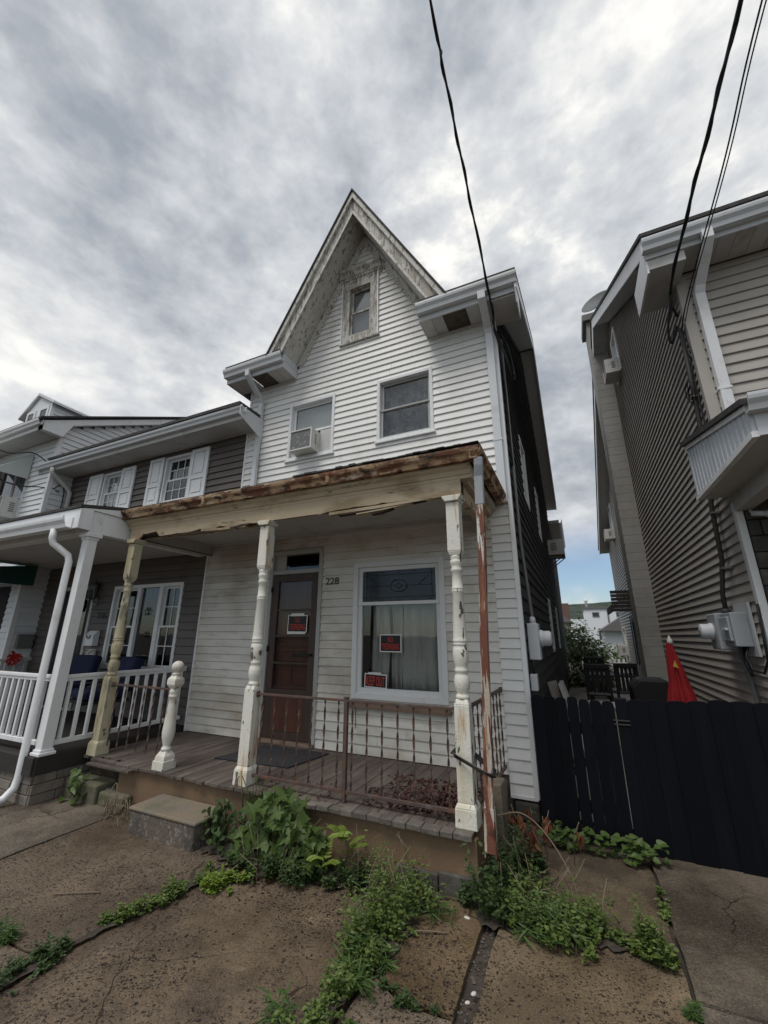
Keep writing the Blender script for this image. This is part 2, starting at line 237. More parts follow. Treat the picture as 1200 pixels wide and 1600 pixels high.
# ---------------------------------------------------------------- mesh helpers
WM = {}
def link(o, parent=None, M=None):
    col.objects.link(o); M = M or Matrix()
    if parent is not None:
        o.parent = parent; o.matrix_parent_inverse = WM[parent].inverted()
    o.matrix_basis = M; WM[o] = M; return o
def tag(o, label=None, cat=None, group=None, kind=None):
    for k, v in (('label', label), ('category', cat), ('group', group), ('kind', kind)):
        if v: o[k] = v
    return o
def thing(name, loc, label, cat, group=None):
    o = bpy.data.objects.new(name, None); o.empty_display_size = .1; link(o, None, Matrix.Translation(loc)); return tag(o, label, cat, group)
class MB:
    def __init__(s, T=None): s.v = []; s.f = []; s.sm = []; s.T = T
    def add(s, v, f, smooth=False):
        b = len(s.v); s.v += [tuple(p) for p in v]; s.f += [tuple(b + i for i in q) for q in f]; s.sm += [smooth] * len(f); return s
    def box(s, x0, x1, y0, y1, z0, z1):
        return s.add([(x0, y0, z0), (x1, y0, z0), (x1, y1, z0), (x0, y1, z0), (x0, y0, z1), (x1, y0, z1), (x1, y1, z1), (x0, y1, z1)],
                     [(0, 3, 2, 1), (4, 5, 6, 7), (0, 1, 5, 4), (1, 2, 6, 5), (2, 3, 7, 6), (3, 0, 4, 7)])
    def prism(s, pts, axis, a, b):
        """polygon pts (p,q) extruded along axis from a to b.  x:(y,z)  y:(x,z)  z:(x,y)"""
        def P(p, t): return {'x': (t, p[0], p[1]), 'y': (p[0], t, p[1]), 'z': (p[0], p[1], t)}[axis]
        n = len(pts); v = [P(p, a) for p in pts] + [P(p, b) for p in pts]
        return s.add(v, [tuple(range(n))[::-1], tuple(range(n, 2 * n))] + [(i, (i + 1) % n, n + (i + 1) % n, n + i) for i in range(n)])
    def ring(s, x0, x1, z0, z1, w, y0, y1, wb=None):
        wb = w if wb is None else wb
        s.box(x0, x0 + w, y0, y1, z0, z1); s.box(x1 - w, x1, y0, y1, z0, z1); s.box(x0 + w, x1 - w, y0, y1, z1 - w, z1); return s.box(x0 + w, x1 - w, y0, y1, z0, z0 + wb)
    def lathe(s, prof, x, y, n=18):
        v = []; f = []
        for (r, z) in prof:
            for i in range(n): a = 2 * math.pi * i / n; v.append((x + r * math.cos(a), y + r * math.sin(a), z))
        for k in range(len(prof) - 1):
            for i in range(n): j = (i + 1) % n; f.append((k * n + i, k * n + j, (k + 1) * n + j, (k + 1) * n + i))
        f.append(tuple(range(n))[::-1]); f.append(tuple((len(prof) - 1) * n + i for i in range(n))); return s.add(v, f, True)
    def tube(s, pts, r, n=8, r2=None, sq=None):
        pts = [Vector(p) for p in pts]; v = []; f = []; m = len(pts); up = None
        for i, p in enumerate(pts):
            d = (pts[min(i + 1, m - 1)] - pts[max(i - 1, 0)]).normalized()
            if up is None:
                up = d.orthogonal().normalized() if abs(d.z) < .95 and not sq else (Vector((1, 0, 0)) if abs(d.x) < .9 else Vector((0, 0, 1)))
            a = (up - d * up.dot(d)).normalized(); up = a; b = d.cross(a); rr = r if r2 is None else r + (r2 - r) * i / (m - 1)
            if sq:
                for (ca, cb2) in ((-1, -1), (1, -1), (1, 1), (-1, 1)): v.append(p + a * ca * sq[0] + b * cb2 * sq[1])
            else:
                for k in range(n): t = 2 * math.pi * k / n; v.append(p + (a * math.cos(t) + b * math.sin(t)) * rr)
        n = 4 if sq else n
        for i in range(m - 1):
            for k in range(n): j = (k + 1) % n; f.append((i * n + k, i * n + j, (i + 1) * n + j, (i + 1) * n + k))
        f.append(tuple(range(n))[::-1]); f.append(tuple((m - 1) * n + k for k in range(n))); return s.add(v, f, not sq)
    def mesh(s, name):
        me = bpy.data.meshes.new(name); v = s.v if s.T is None else [tuple(s.T @ Vector(p)) for p in s.v]
        me.from_pydata(v, [], s.f); me.polygons.foreach_set('use_smooth', s.sm); me.update(); return me
    def build(s, name, m, parent=None, bv=0., M=None):
        me = s.mesh(name); me.materials.append(MATS[m]); o = bpy.data.objects.new(name, me); link(o, parent, M)
        if bv:
            b = o.modifiers.new('bevel', 'BEVEL'); b.width = bv; b.segments = 2; b.limit_method = 'ANGLE'; b.angle_limit = R(40)
        return o
def box(name, x0, x1, y0, y1, z0, z1, m, parent=None, bv=0., T=None): return MB(T).box(x0, x1, y0, y1, z0, z1).build(name, m, parent, bv)
def text(name, body, x, y, z, w, h, m, parent, depth=.002, T=None):
    """flat lettering facing -Y, lower left corner at x, z, squeezed into w by h"""
    cu = bpy.data.curves.new(name, 'FONT'); cu.body = body; cu.extrude = .01; cu.resolution_u = 3
    o = bpy.data.objects.new('tmp', cu); me = bpy.data.meshes.new_from_object(o); bpy.data.objects.remove(o); bpy.data.curves.remove(cu)
    xs = [q.co.x for q in me.vertices]; ys = [q.co.y for q in me.vertices]; ax, bx_, ay, by = min(xs), max(xs), min(ys), max(ys)
    for q in me.vertices:
        X = x + (q.co.x - ax) / (bx_ - ax) * w; Z = z + (q.co.y - ay) / (by - ay) * h; p = Vector((X, y - (depth if q.co.z > 0 else 0), Z))
        q.co = p if T is None else T @ p
    me.materials.clear(); me.materials.append(MATS[m]); me.name = name
    ob = bpy.data.objects.new(name, me); return link(ob, parent)

# siding: one shared wedge per board look, every board an object of its own
SID = {}
def board_mesh(m, t=.019):
    if (m, t) not in SID:
        b = MB(); sec = [(0, .05), (-t * .75, .05), (-t, .085), (-t * .97, .15), (-.003, 1.03), (0, 1.03)]
        n = len(sec); b.add([(0, p[0], p[1]) for p in sec] + [(1, p[0], p[1]) for p in sec],
                            [tuple(range(n))[::-1], tuple(range(n, 2 * n))] + [(i, n + i, n + (i + 1) % n, (i + 1) % n) for i in range(n)])
        me = b.mesh('siding_board'); me.materials.append(MATS[m]); SID[(m, t)] = me
    return SID[(m, t)]
def siding(parent, a0, a1, z0, z1, m, holes=(), ex=.0983, lim=None, face='front', at=4.42, t=.019, a_lim=None, jit=.0006):
    me = board_mesh(m, t); k = 0
    while z0 + k * ex < z1 - .01:
        za, zb = z0 + k * ex, min(z1, z0 + (k + 1) * ex); k += 1
        A, B = (a0, a1) if lim is None else lim((za + zb) / 2)
        A, B = max(A, a0), min(B, a1)
        if B - A < .02: continue
        segs = [(A, B, za, zb)]
        for (h0, h1, g0, g1) in holes:
            new = []
            for (p, q, c0, c1) in segs:
                if h1 <= p or h0 >= q or g1 <= c0 or g0 >= c1: new.append((p, q, c0, c1)); continue
                if h0 > p: new.append((p, h0, c0, c1))
                if h1 < q: new.append((h1, q, c0, c1))
                lo, hi = max(p, h0), min(q, h1)
                if g0 > c0 + .012: new.append((lo, hi, c0, g0))
                if g1 < c1 - .012: new.append((lo, hi, g1, c1))
            segs = new
        cut = []
        for (p, q, c0, c1) in segs:
            if q - p > 1.6 and random.random() < .55: x_ = U(p + .5, q - .5); cut += [(p, x_ - .0015, c0, c1), (x_ + .0015, q, c0, c1)]
            else: cut.append((p, q, c0, c1))
        for (p, q, c0, c1) in cut:
            if q - p < .015: continue
            S = Matrix.Diagonal((q - p, 1, c1 - c0, 1)); j = U(-jit, jit)
            if face == 'front': M = Matrix.Translation((p, at, c0 + j)) @ S
            elif face == 'right': M = Matrix.Translation((at, p, c0 + j)) @ Matrix.Rotation(R(90), 4, 'Z') @ S
            else: M = Matrix.Translation((at, q, c0 + j)) @ Matrix.Rotation(R(-90), 4, 'Z') @ S
            link(bpy.data.objects.new('siding_board', me), parent, M)
def cells(b, a0, a1, z0, z1, holes, put):
    xs = sorted({a0, a1, *[min(max(h[i], a0), a1) for h in holes for i in (0, 1)]}); zs = sorted({z0, z1, *[min(max(h[i], z0), z1) for h in holes for i in (2, 3)]})
    for i in range(len(xs) - 1):
        for j in range(len(zs) - 1):
            mx, mz = (xs[i] + xs[i + 1]) / 2, (zs[j] + zs[j + 1]) / 2
            if not any(h[0] < mx < h[1] and h[2] < mz < h[3] for h in holes): put(xs[i], xs[i + 1], zs[j], zs[j + 1])

# a window for a wall facing -Y in local coordinates; T turns it onto side walls
def window(parent, x0, x1, z0, z1, Y, fw=.05, fm='white_vinyl', sm='white_vinyl', sashes=None, glassm='glass_dark', proud=.024, back=.45, muntin=(0, 0), T=None, name='window', sw=.035, inside=True, label=None, sdepth=0.012):
    w = MB(T).ring(x0, x1, z0, z1, fw, Y - proud, Y + .07).build(name, fm, parent, .004)
    if label: w['label'] = label
    ix0, ix1, iz0, iz1 = x0 + fw, x1 - fw, z0 + fw, z1 - fw
    if sashes is None:
        mz = (iz0 + iz1) / 2; sashes = [(ix0, ix1, mz - .012, iz1, .030), (ix0, ix1, iz0, mz + .012, .0)]
    for (a, b, c_, d, back_) in sashes:
        y = Y + sdepth + back_; s = MB(T).ring(a + .002, b - .002, c_, d, sw, y, y + .026).build('sash', sm, w, .003)
        g = MB(T).box(a + sw - .004, b - sw + .004, y + .012, y + .016, c_ + sw - .004, d - sw + .004).build('pane', glassm, w)
        if muntin != (0, 0):
            mb = MB(T); nx, nz = muntin
            for i in range(1, nx): q = a + sw + (b - a - 2 * sw) * i / nx; mb.box(q - .006, q + .006, y + .004, y + .011, c_ + sw, d - sw)
            for i in range(1, nz): q = c_ + sw + (d - c_ - 2 * sw) * i / nz; mb.box(a + sw, b - sw, y + .003, y + .0105, q - .006, q + .006)
            mb.build('muntin', sm, w)
    if inside:
        MB(T).box(ix0 - .01, ix0, Y + .07, Y + back, iz0, iz1).box(ix1, ix1 + .01, Y + .07, Y + back, iz0, iz1).box(ix0, ix1, Y + .07, Y + back, iz1, iz1 + .01).box(ix0, ix1, Y + .07, Y + back, iz0 - .01, iz0).box(ix0 - .01, ix1 + .01, Y + back, Y + back + .01, iz0 - .01, iz1 + .01).build('interior', 'interior_dark', w)
    return w
def drape(name, x0, x1, y, z0, z1, m, parent, amp=.02, waves=9, T=None, jag=0.):
    n = waves * 6; v = []; f = []; rows = 6; ph = U(0, 6)
    for r in range(rows + 1):
        z = z1 + (z0 - z1) * r / rows
        for i in range(n + 1):
            t = i / n; v.append((x0 + (x1 - x0) * t + .012 * math.sin(3 * t * 6 + r), y + amp * math.sin(t * waves * 6.283 + ph + .25 * r) * (1 + .4 * math.sin(t * 17)), z + (jag * math.sin(t * 9) if r == rows else 0)))
    for r in range(rows):
        for i in range(n): q = r * (n + 1) + i; f.append((q, q + 1, q + n + 2, q + n + 1))
    o = MB(T).add(v, f, True).build(name, m, parent); s = o.modifiers.new('thick', 'SOLIDIFY'); s.thickness = .003; return o
def gutter(name, p0, p1, outv, m, parent, h=.13, d=.11):
    """K-profile gutter along a straight run p0-p1, outward direction outv (unit, horizontal)"""
    p0, p1, o = Vector(p0), Vector(p1), Vector(outv); sec = [(0, 0), (.62 * d, 0), (.72 * d, .35 * h), (.95 * d, .62 * h), (d, .82 * h), (d, h), (d - .012, h), (d - .014, .84 * h), (.6 * d, .1 * h), (.012, .1 * h), (.012, h), (0, h)]
    n = len(sec); v = [q + o * s[0] + Vector((0, 0, s[1])) for q in (p0, p1) for s in sec]
    f = [(i, (i + 1) % n, n + (i + 1) % n, n + i) for i in range(n)] + [tuple(range(n)), tuple(range(n, 2 * n))[::-1]]
    return MB().add(v, f).build(name, m, parent)

# ================================================================ ground
def sheet(name, pts, z, m, kind='structure'):
    o = MB().add([(p[0], p[1], z) for p in pts], [tuple(range(len(pts)))]).build(name, m); return tag(o, kind=kind)
# one terrain sheet: level round the houses, dropping away behind them to the valley floor
gx = [-3000, -600, -120, -40, -14, -6, -1, 2.4, 10, 40, 120, 600, 3000]; gy = [-3000, -300, -40, -8, 1, 4.2, 12, 19, 24, 32, 48, 80, 200, 700, 3000]
gz = lambda y: -.03 if y < 20 else (-.03 - (y - 20) * .16 if y < 45 else -4.03 - min(6, (y - 45) * .05))
gv = [(x, y, gz(y)) for y in gy for x in gx]; nx = len(gx)
g = MB().add(gv, [(j * nx + i, j * nx + i + 1, (j + 1) * nx + i + 1, (j + 1) * nx + i) for j in range(len(gy) - 1) for i in range(nx - 1)]).build('ground', 'soil'); tag(g, kind='structure')
pv = bpy.data.objects.new('pavement', None); link(pv, None, Matrix.Translation((-1, 2, 0))); tag(pv, kind='structure')
def slab(pts, m, top=0., tilt=0.):
    # jittered outline so the broken edges are not ruler straight
    q = []
    for i, p in enumerate(pts):
        a, b = Vector(p), Vector(pts[(i + 1) % len(pts)]); n = max(2, int((b - a).length / .09))
        d = (b - a); nn = Vector((-d.y, d.x)).normalized() if d.length else Vector((0, 0))
        for k in range(n):
            w = U(-.007, .007) if k else 0; q.append(a + d * k / n + nn * w)
    mb = MB(); n = len(q); mb.add([(p.x, p.y, top + tilt * (p.x + 1)) for p in q] + [(p.x, p.y, -.12) for p in q], [tuple(range(n))] + [(i, n + i, n + (i + 1) % n, (i + 1) % n) for i in range(n)])
    return mb.build('paving_slab', m, pv)
slab([(-4.09, .2), (-2.69, .2), (-2.69, 1.68), (-3.05, 1.66), (-4.09, 1.62)], 'slab_brown', .004)
slab([(-4.09, 1.64), (-3.05, 1.68), (-2.68, 1.70), (-2.60, 2.5), (-2.45, 3.12), (-4.09, 3.12)], 'slab_brown', 0)
slab([(-2.66, .2), (-1.19, .2), (-1.17, 2.3), (-1.3, 2.95), (-1.6, 3.12), (-2.42, 3.12), (-2.57, 2.5), (-2.655, 1.7)], 'slab_brown', -.006)
slab([(-1.16, .2), (-.70, .2), (-.70, 2.24), (-.93, 2.22), (-1.13, 2.33)], 'slab_tan', -.002)
slab([(-1.13, 2.35), (-.93, 2.245), (-.70, 2.265), (-.705, 3.0), (-.9, 3.1), (-1.2, 3.1), (-1.15, 2.9)], 'slab_tan', .004)
slab([(-.60, .2), (.275, .2), (.275, 3.02), (-.1, 3.05), (-.62, 3.0)], 'slab_tan', .0)
slab([(-.62, 3.03), (-.1, 3.08), (.275, 3.06), (.275, 4.6), (-.5, 4.6), (-.62, 4.0)], 'slab_smooth', -.008)
slab([(.292, .2), (3.4, .2), (3.4, 2.80), (.292, 2.79)], 'slab_grey', .002)
slab([(.292, 2.803), (3.4, 2.81), (3.4, 4.36), (.292, 4.3)], 'slab_grey', .012)
slab([(-9.5, .2), (-4.105, .2), (-4.105, 1.0), (-9.5, 1.0)], 'slab_smooth', .002)
slab([(-9.5, 1.02), (-4.105, 1.02), (-4.105, 3.02), (-4.7, 3.05), (-9.5, 3.05)], 'slab_smooth', .004)
slab([(-9.5, -3), (6, -3), (6, .18), (-9.5, .18)], 'slab_grey', .0)
yard = sheet('yard_ground', [(-.46, 4.7), (1.56, 4.7), (1.56, 19), (6, 19.2), (6, 24), (-5, 24), (-5, 19.3), (-.46, 19.2)], .0, 'yard_concrete')
# loose grit and pebbles in the open joint
mb = MB()
for i in range(420):
    x, y = U(-.7, -.6), U(.9, 3.0); s = U(.004, .011); mb.add([(x - s, y, 0), (x, y - s * .8, 0), (x + s, y, .0), (x, y + s, .0), (x, y, s)], [(0, 1, 4), (1, 2, 4), (2, 3, 4), (3, 0, 4)])
mb.T = Matrix.Translation((0, 0, -.026)); tag(mb.build('joint_gravel', 'gravel'), 'dark grit filling the open joint between the slabs', 'gravel', kind='stuff')
for (x, y, s, lab) in ((-.645, 2.42, .011, 'larger pale pebble in the open slab joint'), (-.66, 2.36, .009, 'smaller pale pebble in the open slab joint, nearer the viewer'), (-.80, 2.93, .016, 'whitish stone chip lying below the porch corner')):
    tag(MB(Matrix.Translation((x, y, .0)) @ Matrix.Rotation(U(0, 3), 4, 'Z') @ Matrix.Diagonal((1.5, 1, .6, 1))).lathe([(.0, -s), (s * .7, -s * .7), (s, 0), (s * .7, s * .7), (0.001, s)], 0, 0, 10).build('pebble', 'pebble_white'), lab, 'pebble', 'loose pebbles on the paving')

# ================================================================ main house
HY = 4.42
H = thing('row_house', (-2.5, HY, 0), 'tall narrow white clapboard house with steep peeling gable and rusty porch roof', 'house')
hA, hB = (-3.64, -2.83, 4.06, 5.012), (-2.15, -1.345, 4.066, 5.016)
hG = (-2.755, -2.157, 5.83, 6.95); hP = (-2.44, -1.29, .90, 2.46); hD = (-3.75, -2.90, .36, 2.70)
sh = lambda h, d=.02: (h[0] + d, h[1] - d, h[2] + d, h[3] - d)
holes = [sh(hA), sh(hB), sh(hG), sh(hP), (hD[0] + .02, hD[1] - .02, .2, hD[3] - .02)]
w = MB(); put = lambda a, b, c_, d: w.box(a, b, HY + .001, HY + .12, c_, d)
cells(w, -4.99, -.5, .2, 3.02, holes, put); cells(w, -4.46, -.5, 3.02, 5.53, holes, put)
cells(w, -3.0, -1.8, 5.53, 6.5, holes, put)
w.prism([(-3.62, 5.53), (-3.0, 5.53), (-3.0, 6.68)], 'y', HY + .001, HY + .12).prism([(-1.8, 5.53), (-1.18, 5.53), (-1.8, 6.68)], 'y', HY + .001, HY + .12)
w.prism([(-3.0, 6.5), (-2.735, 6.5), (-2.735, 7.2), (-3.0, 6.68)], 'y', HY + .001, HY + .12).prism([(-2.177, 6.5), (-1.8, 6.5), (-1.8, 6.68), (-2.177, 7.2)], 'y', HY + .001, HY + .12)
w.prism([(-2.735, 6.93), (-2.177, 6.93), (-2.177, 7.25), (-2.4, 7.86), (-2.735, 7.25)], 'y', HY + .001, HY + .12)
w.build('wall', 'bare_soffit', H)
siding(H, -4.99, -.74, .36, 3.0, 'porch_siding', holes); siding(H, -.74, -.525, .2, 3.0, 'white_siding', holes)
siding(H, -4.46, -.525, 3.0, 5.47, 'white_siding', holes)
siding(H, -3.7, -1.1, 5.457, 7.8, 'white_siding', holes, lim=lambda z: (-2.4 - (7.85 - z) / 1.9, -2.4 + (7.85 - z) / 1.9))
box('corner_trim', -.535, -.488, HY - .026, HY + .03, .2, 5.46, 'white_vinyl', H, .003); box('corner_trim', -4.475, -4.445, HY - .022, HY + .02, 3.2, 5.46, 'white_vinyl', H)
box('corner_trim', -5.0, -4.972, HY - .024, HY + .02, .36, 2.9, 'white_vinyl', H); box('skirt_trim', -.74, -.5, HY - .028, HY, .19, .215, 'white_vinyl', H)
# foundation stones
for i, (x0, x1, z0, z1) in enumerate(((-.98, -.72, .0, .19), (-.71, -.5, .02, .17), (-1.3, -.99, -.05, .18), (-.73, -.52, -.08, .01))):
    box('foundation_stone', x0, x1, HY - .012 + U(-.02, .01), HY + .2, z0, z1, 'dark_stone', H, .02)
box('foundation_wall', -4.9, -.52, HY + .02, HY + .22, -.1, .21, 'dark_stone', H)
# --- upper windows
wA = window(H, *hA, HY, .045, sashes=[(-3.595, -2.875, 4.50, 4.967, .03)], glassm='glass_clear', label='sash window with white blind and filler board beside the cooler')
box('blind', -3.56, -2.91, HY + .075, HY + .08, 4.53, 4.94, 'blind_white', wA)
box('filler_board', -3.085, -2.878, HY + .02, HY + .03, 4.107, 4.475, 'blind_white', wA, .003); box('filler_board', -3.592, -3.50, HY + .02, HY + .03, 4.107, 4.499, 'blind_white', wA, .003)
box('sill', -3.66, -2.81, HY - .045, HY, 4.035, 4.062, 'white_vinyl', wA, .004)
wB = window(H, *hB, HY, .045, sm='grey_paint', glassm='glass_mirror')
drape('curtain', -2.10, -1.40, HY + .13, 4.12, 4.98, 'lace', wB, .012, 7); box('sill', -2.17, -1.325, HY - .045, HY, 4.04, 4.068, 'white_vinyl', wB, .004)
box('screen_rail', -2.10, -1.395, HY - .004, HY + .01, 4.525, 4.545, 'grey_paint', wB)
# --- attic window with its old wooden hood
wG = window(H, *hG, HY, .12, 'peeled_wood', 'peeled_wood', sashes=[(-2.635, -2.277, 6.37, 6.83, .03), (-2.635, -2.277, 5.85, 6.395, .0)], glassm='glass_clear', proud=.03, sw=.03, label='small attic sash window in a peeling wooden frame')
box('curtain', -2.62, -2.29, HY + .075, HY + .08, 5.9, 6.82, 'attic_sheet', wG)
box('edge_trim', -2.775, -2.757, HY - .04, HY, 5.80, 7.05, 'white_vinyl', wG); box('edge_trim', -2.155, -2.137, HY - .04, HY, 5.80, 7.05, 'white_vinyl', wG)
MB().prism([(HY, 6.952), (HY - .03, 6.952), (HY - .035, 7.03), (HY - .06, 7.05), (HY - .075, 7.09), (HY - .11, 7.13), (HY - .12, 7.175), (HY, 7.19)], 'x', -2.83, -2.08).build('hood', 'peeled_wood', wG, .004)
for i in range(15): box('dentil', -2.80 + i * .048, -2.776 + i * .048, HY - .058, HY - .028, 7.0, 7.028, 'peeled_wood', wG)
box('sill', -2.79, -2.12, HY - .05, HY, 5.795, 5.829, 'peeled_wood', wG, .004)
# --- steep gable: rake boards, soffits, friezes, scallops, roof
for s in (-1, 1):
    X = lambda d: -2.4 + s * d
    zo, zi, zb = 8.24, 7.85, 5.68; q = lambda z, top: (top - z) / 1.87
    MB().prism([(X(0), zo), (X(q(zb, zo)), zb), (X(q(zb, zi)), zb), (X(0), zi)], 'y', 4.0, 4.045).build('rake_board', 'peeled_wood', H, .003)
    MB().prism([(X(0), zo + .03), (X(q(zb, zo + .03)), zb), (X(q(zb, zo - .10)), zb), (X(0), zo - .10)], 'y', 3.955, 3.999).build('rake_moulding', 'peeling_paint', H, .006)
    MB().prism([(X(0), zi + .06), (X(q(zb, zi + .06)), zb), (X(q(zb, zi - .015)), zb), (X(0), zi - .015)], 'y', 3.985, 4.0).build('rake_bead', 'peeling_paint', H, .004)
    MB().prism([(X(0), zi + .07), (X(q(zb, zi + .07)), zb), (X(q(zb, zi + .03)), zb), (X(0), zi + .03)], 'y', 4.047, HY - .002).build('rake_soffit', 'peeling_paint', H)
    MB().prism([(X(0), zi + .02), (X(q(zb, zi + .02)), zb), (X(q(zb, zi - .21)), zb), (X(0), zi - .21)], 'y', HY - .038, HY - .016).build('frieze_board', 'peeling_paint', H, .003)
    sc_me = MB().prism([(.034 * math.cos(t * math.pi / 6), -.034 * math.sin(t * math.pi / 6)) for t in range(7)], 'y', -.012, 0).mesh('scallop'); sc_me.materials.append(MATS['peeling_paint'])
    nsc = 26
    for i in range(nsc):
        z = 7.55 - i * (7.55 - zb - .1) / nsc; x = X(q(z, zi - .13)); link(bpy.data.objects.new('scallop', sc_me), H, Matrix.Translation((x, HY - .039, z)) @ Matrix.Rotation(s * R(62), 4, 'Y'))
    MB().prism([(X(0), zo + .075), (X(q(zb - .02, zo + .075)), zb - .02), (X(q(zb - .02, zo + .031)), zb - .02), (X(0), zo + .031)], 'y', 3.935, 8.6).build('gable_roof', 'roof_shingle', H)
# --- main roof and its eaves
rz = lambda y: 5.69 + (y - 4.0) * .575
for (x0, x1) in ((-4.66, -3.57), (-1.38, -.17)):
    MB().prism([(3.97, rz(3.97)), (9.4, rz(9.4)), (9.4, rz(9.4) + .06), (3.97, rz(3.97) + .05)], 'x', x0, x1).build('main_roof', 'roof_shingle', H)
MB().prism([(4.8, rz(4.8)), (9.4, rz(9.4)), (9.4, rz(9.4) + .06), (4.8, rz(4.8) + .05)], 'x', -3.569, -1.381).build('main_roof', 'roof_shingle', H)
MB().prism([(9.4, rz(9.4)), (14.6, 5.98), (14.6, 6.05), (9.4, rz(9.4) + .06)], 'x', -4.66, -.17).build('main_roof', 'roof_shingle', H)
for (x0, x1, inner) in ((-4.66, -3.57, -3.57), (-1.38, -.20, -1.38)):
    box('fascia', x0, x1, 4.052, 4.072, 5.462, 5.63, 'aluminium_white', H); gutter('gutter', (x0 - .02, 4.051, 5.535), (x1 + (.03 if x1 > -1 else 0.03), 4.051, 5.535), (0, -1, 0), 'aluminium_white', H)
    n = int(round((x1 - x0) / .152))
    for i in range(n):
        a, b = x0 + (x1 - x0) * i / n, x0 + (x1 - x0) * (i + 1) / n
        bad = (inner == -1.38 and i in (2, 3)) or (inner == -3.57 and i in (3, 4)); box('soffit_panel', a + .002, b - .002, 4.073, HY - .027, 5.466 + (.012 if bad else 0), 5.474 + (.012 if bad else 0), 'bare_soffit' if bad else 'soffit_white', H)
    box('soffit_trim', x0 + (.2 if x0 < -4 else 0), x1 - (.3 if x1 > -1 else 0), HY - .026, HY - .017, 5.43, 5.475, 'aluminium_white', H)
    e = inner; s = 1 if inner < -3 else -1
    MB().prism([(4.05, 5.46), (HY - .02, 5.46), (HY - .02, 5.90), (4.05, 5.70)], 'x', e, e + s * .012).build('eave_cheek', 'aluminium_white', H)
    for zq in (5.58, 5.70): box('cheek_seam', e + s * .0125, e + s * .015, 4.06, HY - .03, zq, zq + .006, 'soffit_white', H)
box('eave_cheek', -4.672, -4.66, 4.05, HY + .5, 5.46, 5.64, 'soffit_white', H)
# right-hand rake (front slope up to the ridge, rear slope down)
for (y0, z0, y1, z1) in ((4.0, 5.47, 9.4, 8.575), (9.4, 8.575, 14.6, 5.76)):
    MB().prism([(y0, z0), (y1, z1), (y1, z1 + .21), (y0, z0 + .21)], 'x', -.2, -.176).build('rake_fascia', 'aluminium_white', H)
    MB().prism([(y0 + .07, z0 + .03), (y1, z1 + .03), (y1, z1 + .05), (y0 + .07, z0 + .05)], 'x', -.505, -.2).build('rake_soffit', 'soffit_white', H)
MB().prism([(4.0, 5.47), (4.05, 5.30), (4.35, 5.30), (HY, 5.46), (4.5, 5.76), (4.0, 5.47)][:5], 'x', -.2, -.186).build('rake_return', 'aluminium_white', H)
box('soffit_panel', -.49, -.2, 4.073, HY + .1, 5.44, 5.45, 'soffit_white', H)
# right side wall, dark shingle courses
T_R = Matrix.Translation((-.5, 0, 0)) @ Matrix.Rotation(R(90), 4, 'Z')
sideh = [(6.05, 6.75, 3.55, 4.62), (8.6, 9.3, 3.55, 4.62), (11.9, 12.7, 1.3, 2.35), (9.0, 9.7, 1.3, 2.35)]
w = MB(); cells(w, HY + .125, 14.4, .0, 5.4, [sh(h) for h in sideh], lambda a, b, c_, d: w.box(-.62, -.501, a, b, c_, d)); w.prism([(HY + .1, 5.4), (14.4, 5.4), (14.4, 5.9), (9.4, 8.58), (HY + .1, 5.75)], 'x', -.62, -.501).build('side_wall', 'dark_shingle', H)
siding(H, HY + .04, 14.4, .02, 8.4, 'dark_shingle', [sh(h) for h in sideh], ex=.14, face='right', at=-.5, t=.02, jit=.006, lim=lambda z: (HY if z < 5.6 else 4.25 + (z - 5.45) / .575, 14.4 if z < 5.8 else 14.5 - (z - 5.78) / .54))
for h in sideh: window(H, *h, 0, .06, T=T_R, fm='white_paint', sm='grey_paint')
box('house_back', -4.4, -.62, 14.3, 14.4, 0, 5.6, 'dark_shingle', H); box('house_back', -4.45, -4.35, HY + .2, 14.3, 0, 5.5, 'dark_shingle', H)
# rear wing
box('rear_wing', -4.2, -.5, 14.41, 19.1, 0, 5.3, 'dark_shingle', H); box('wing_eave', -4.3, -.17, 14.6, 19.3, 5.30, 5.42, 'soffit_white', H); gutter('gutter', (-.17, 14.62, 5.31), (-.17, 19.3, 5.31), (1, 0, 0), 'aluminium_white', H)
# --- downspouts above the porch
MB().tube([(-4.19, 4.0, 5.55), (-4.19, 4.0, 5.46), (-4.19, 4.10, 5.38), (-4.19, 4.30, 5.24), (-4.19, 4.36, 5.15), (-4.19, 4.36, 3.3)], 0, sq=(.038, .03)).build('downspout', 'aluminium_white', H, .006)
MB().tube([(-.575, 4.0, 5.55), (-.575, 4.0, 5.46), (-.575, 4.10, 5.40), (-.575, 4.32, 5.30), (-.575, 4.365, 5.22), (-.575, 4.365, 3.0)], 0, sq=(.046, .034)).build('downspout', 'aluminium_white', H, .006)
box('downspout_strap', -.628, -.522, 4.327, 4.40, 3.74, 3.765, 'aluminium_white', H)
# ---------------------------------------------------------------- porch
FZ = .36
bx = -5.0; i = 0
while bx < -.80:
    wd = .0875; y0 = 3.07 + U(-.012, .012) if bx < -2.45 else 3.145
    if -5.0 <= bx < -4.45: y0 = 3.16 + U(-.03, .03)
    dz = U(-.002, .002); box('floor_board', bx + .0015, bx + wd - .0015, y0, 4.405, FZ - .025 + dz, FZ + dz, 'porch_boards', H, .002); bx += wd; i += 1
box('porch_framing', -4.98, -.8, 3.2, 4.4, .05, FZ - .028, 'rot_dark', H)
box('rotten_plank', -4.80, -4.22, 3.085, 3.13, .335, .362, 'porch_boards', H, .004); box('rotten_plank', -4.76, -4.1, 3.02, 3.08, .315, .338, 'porch_boards', H, .004)
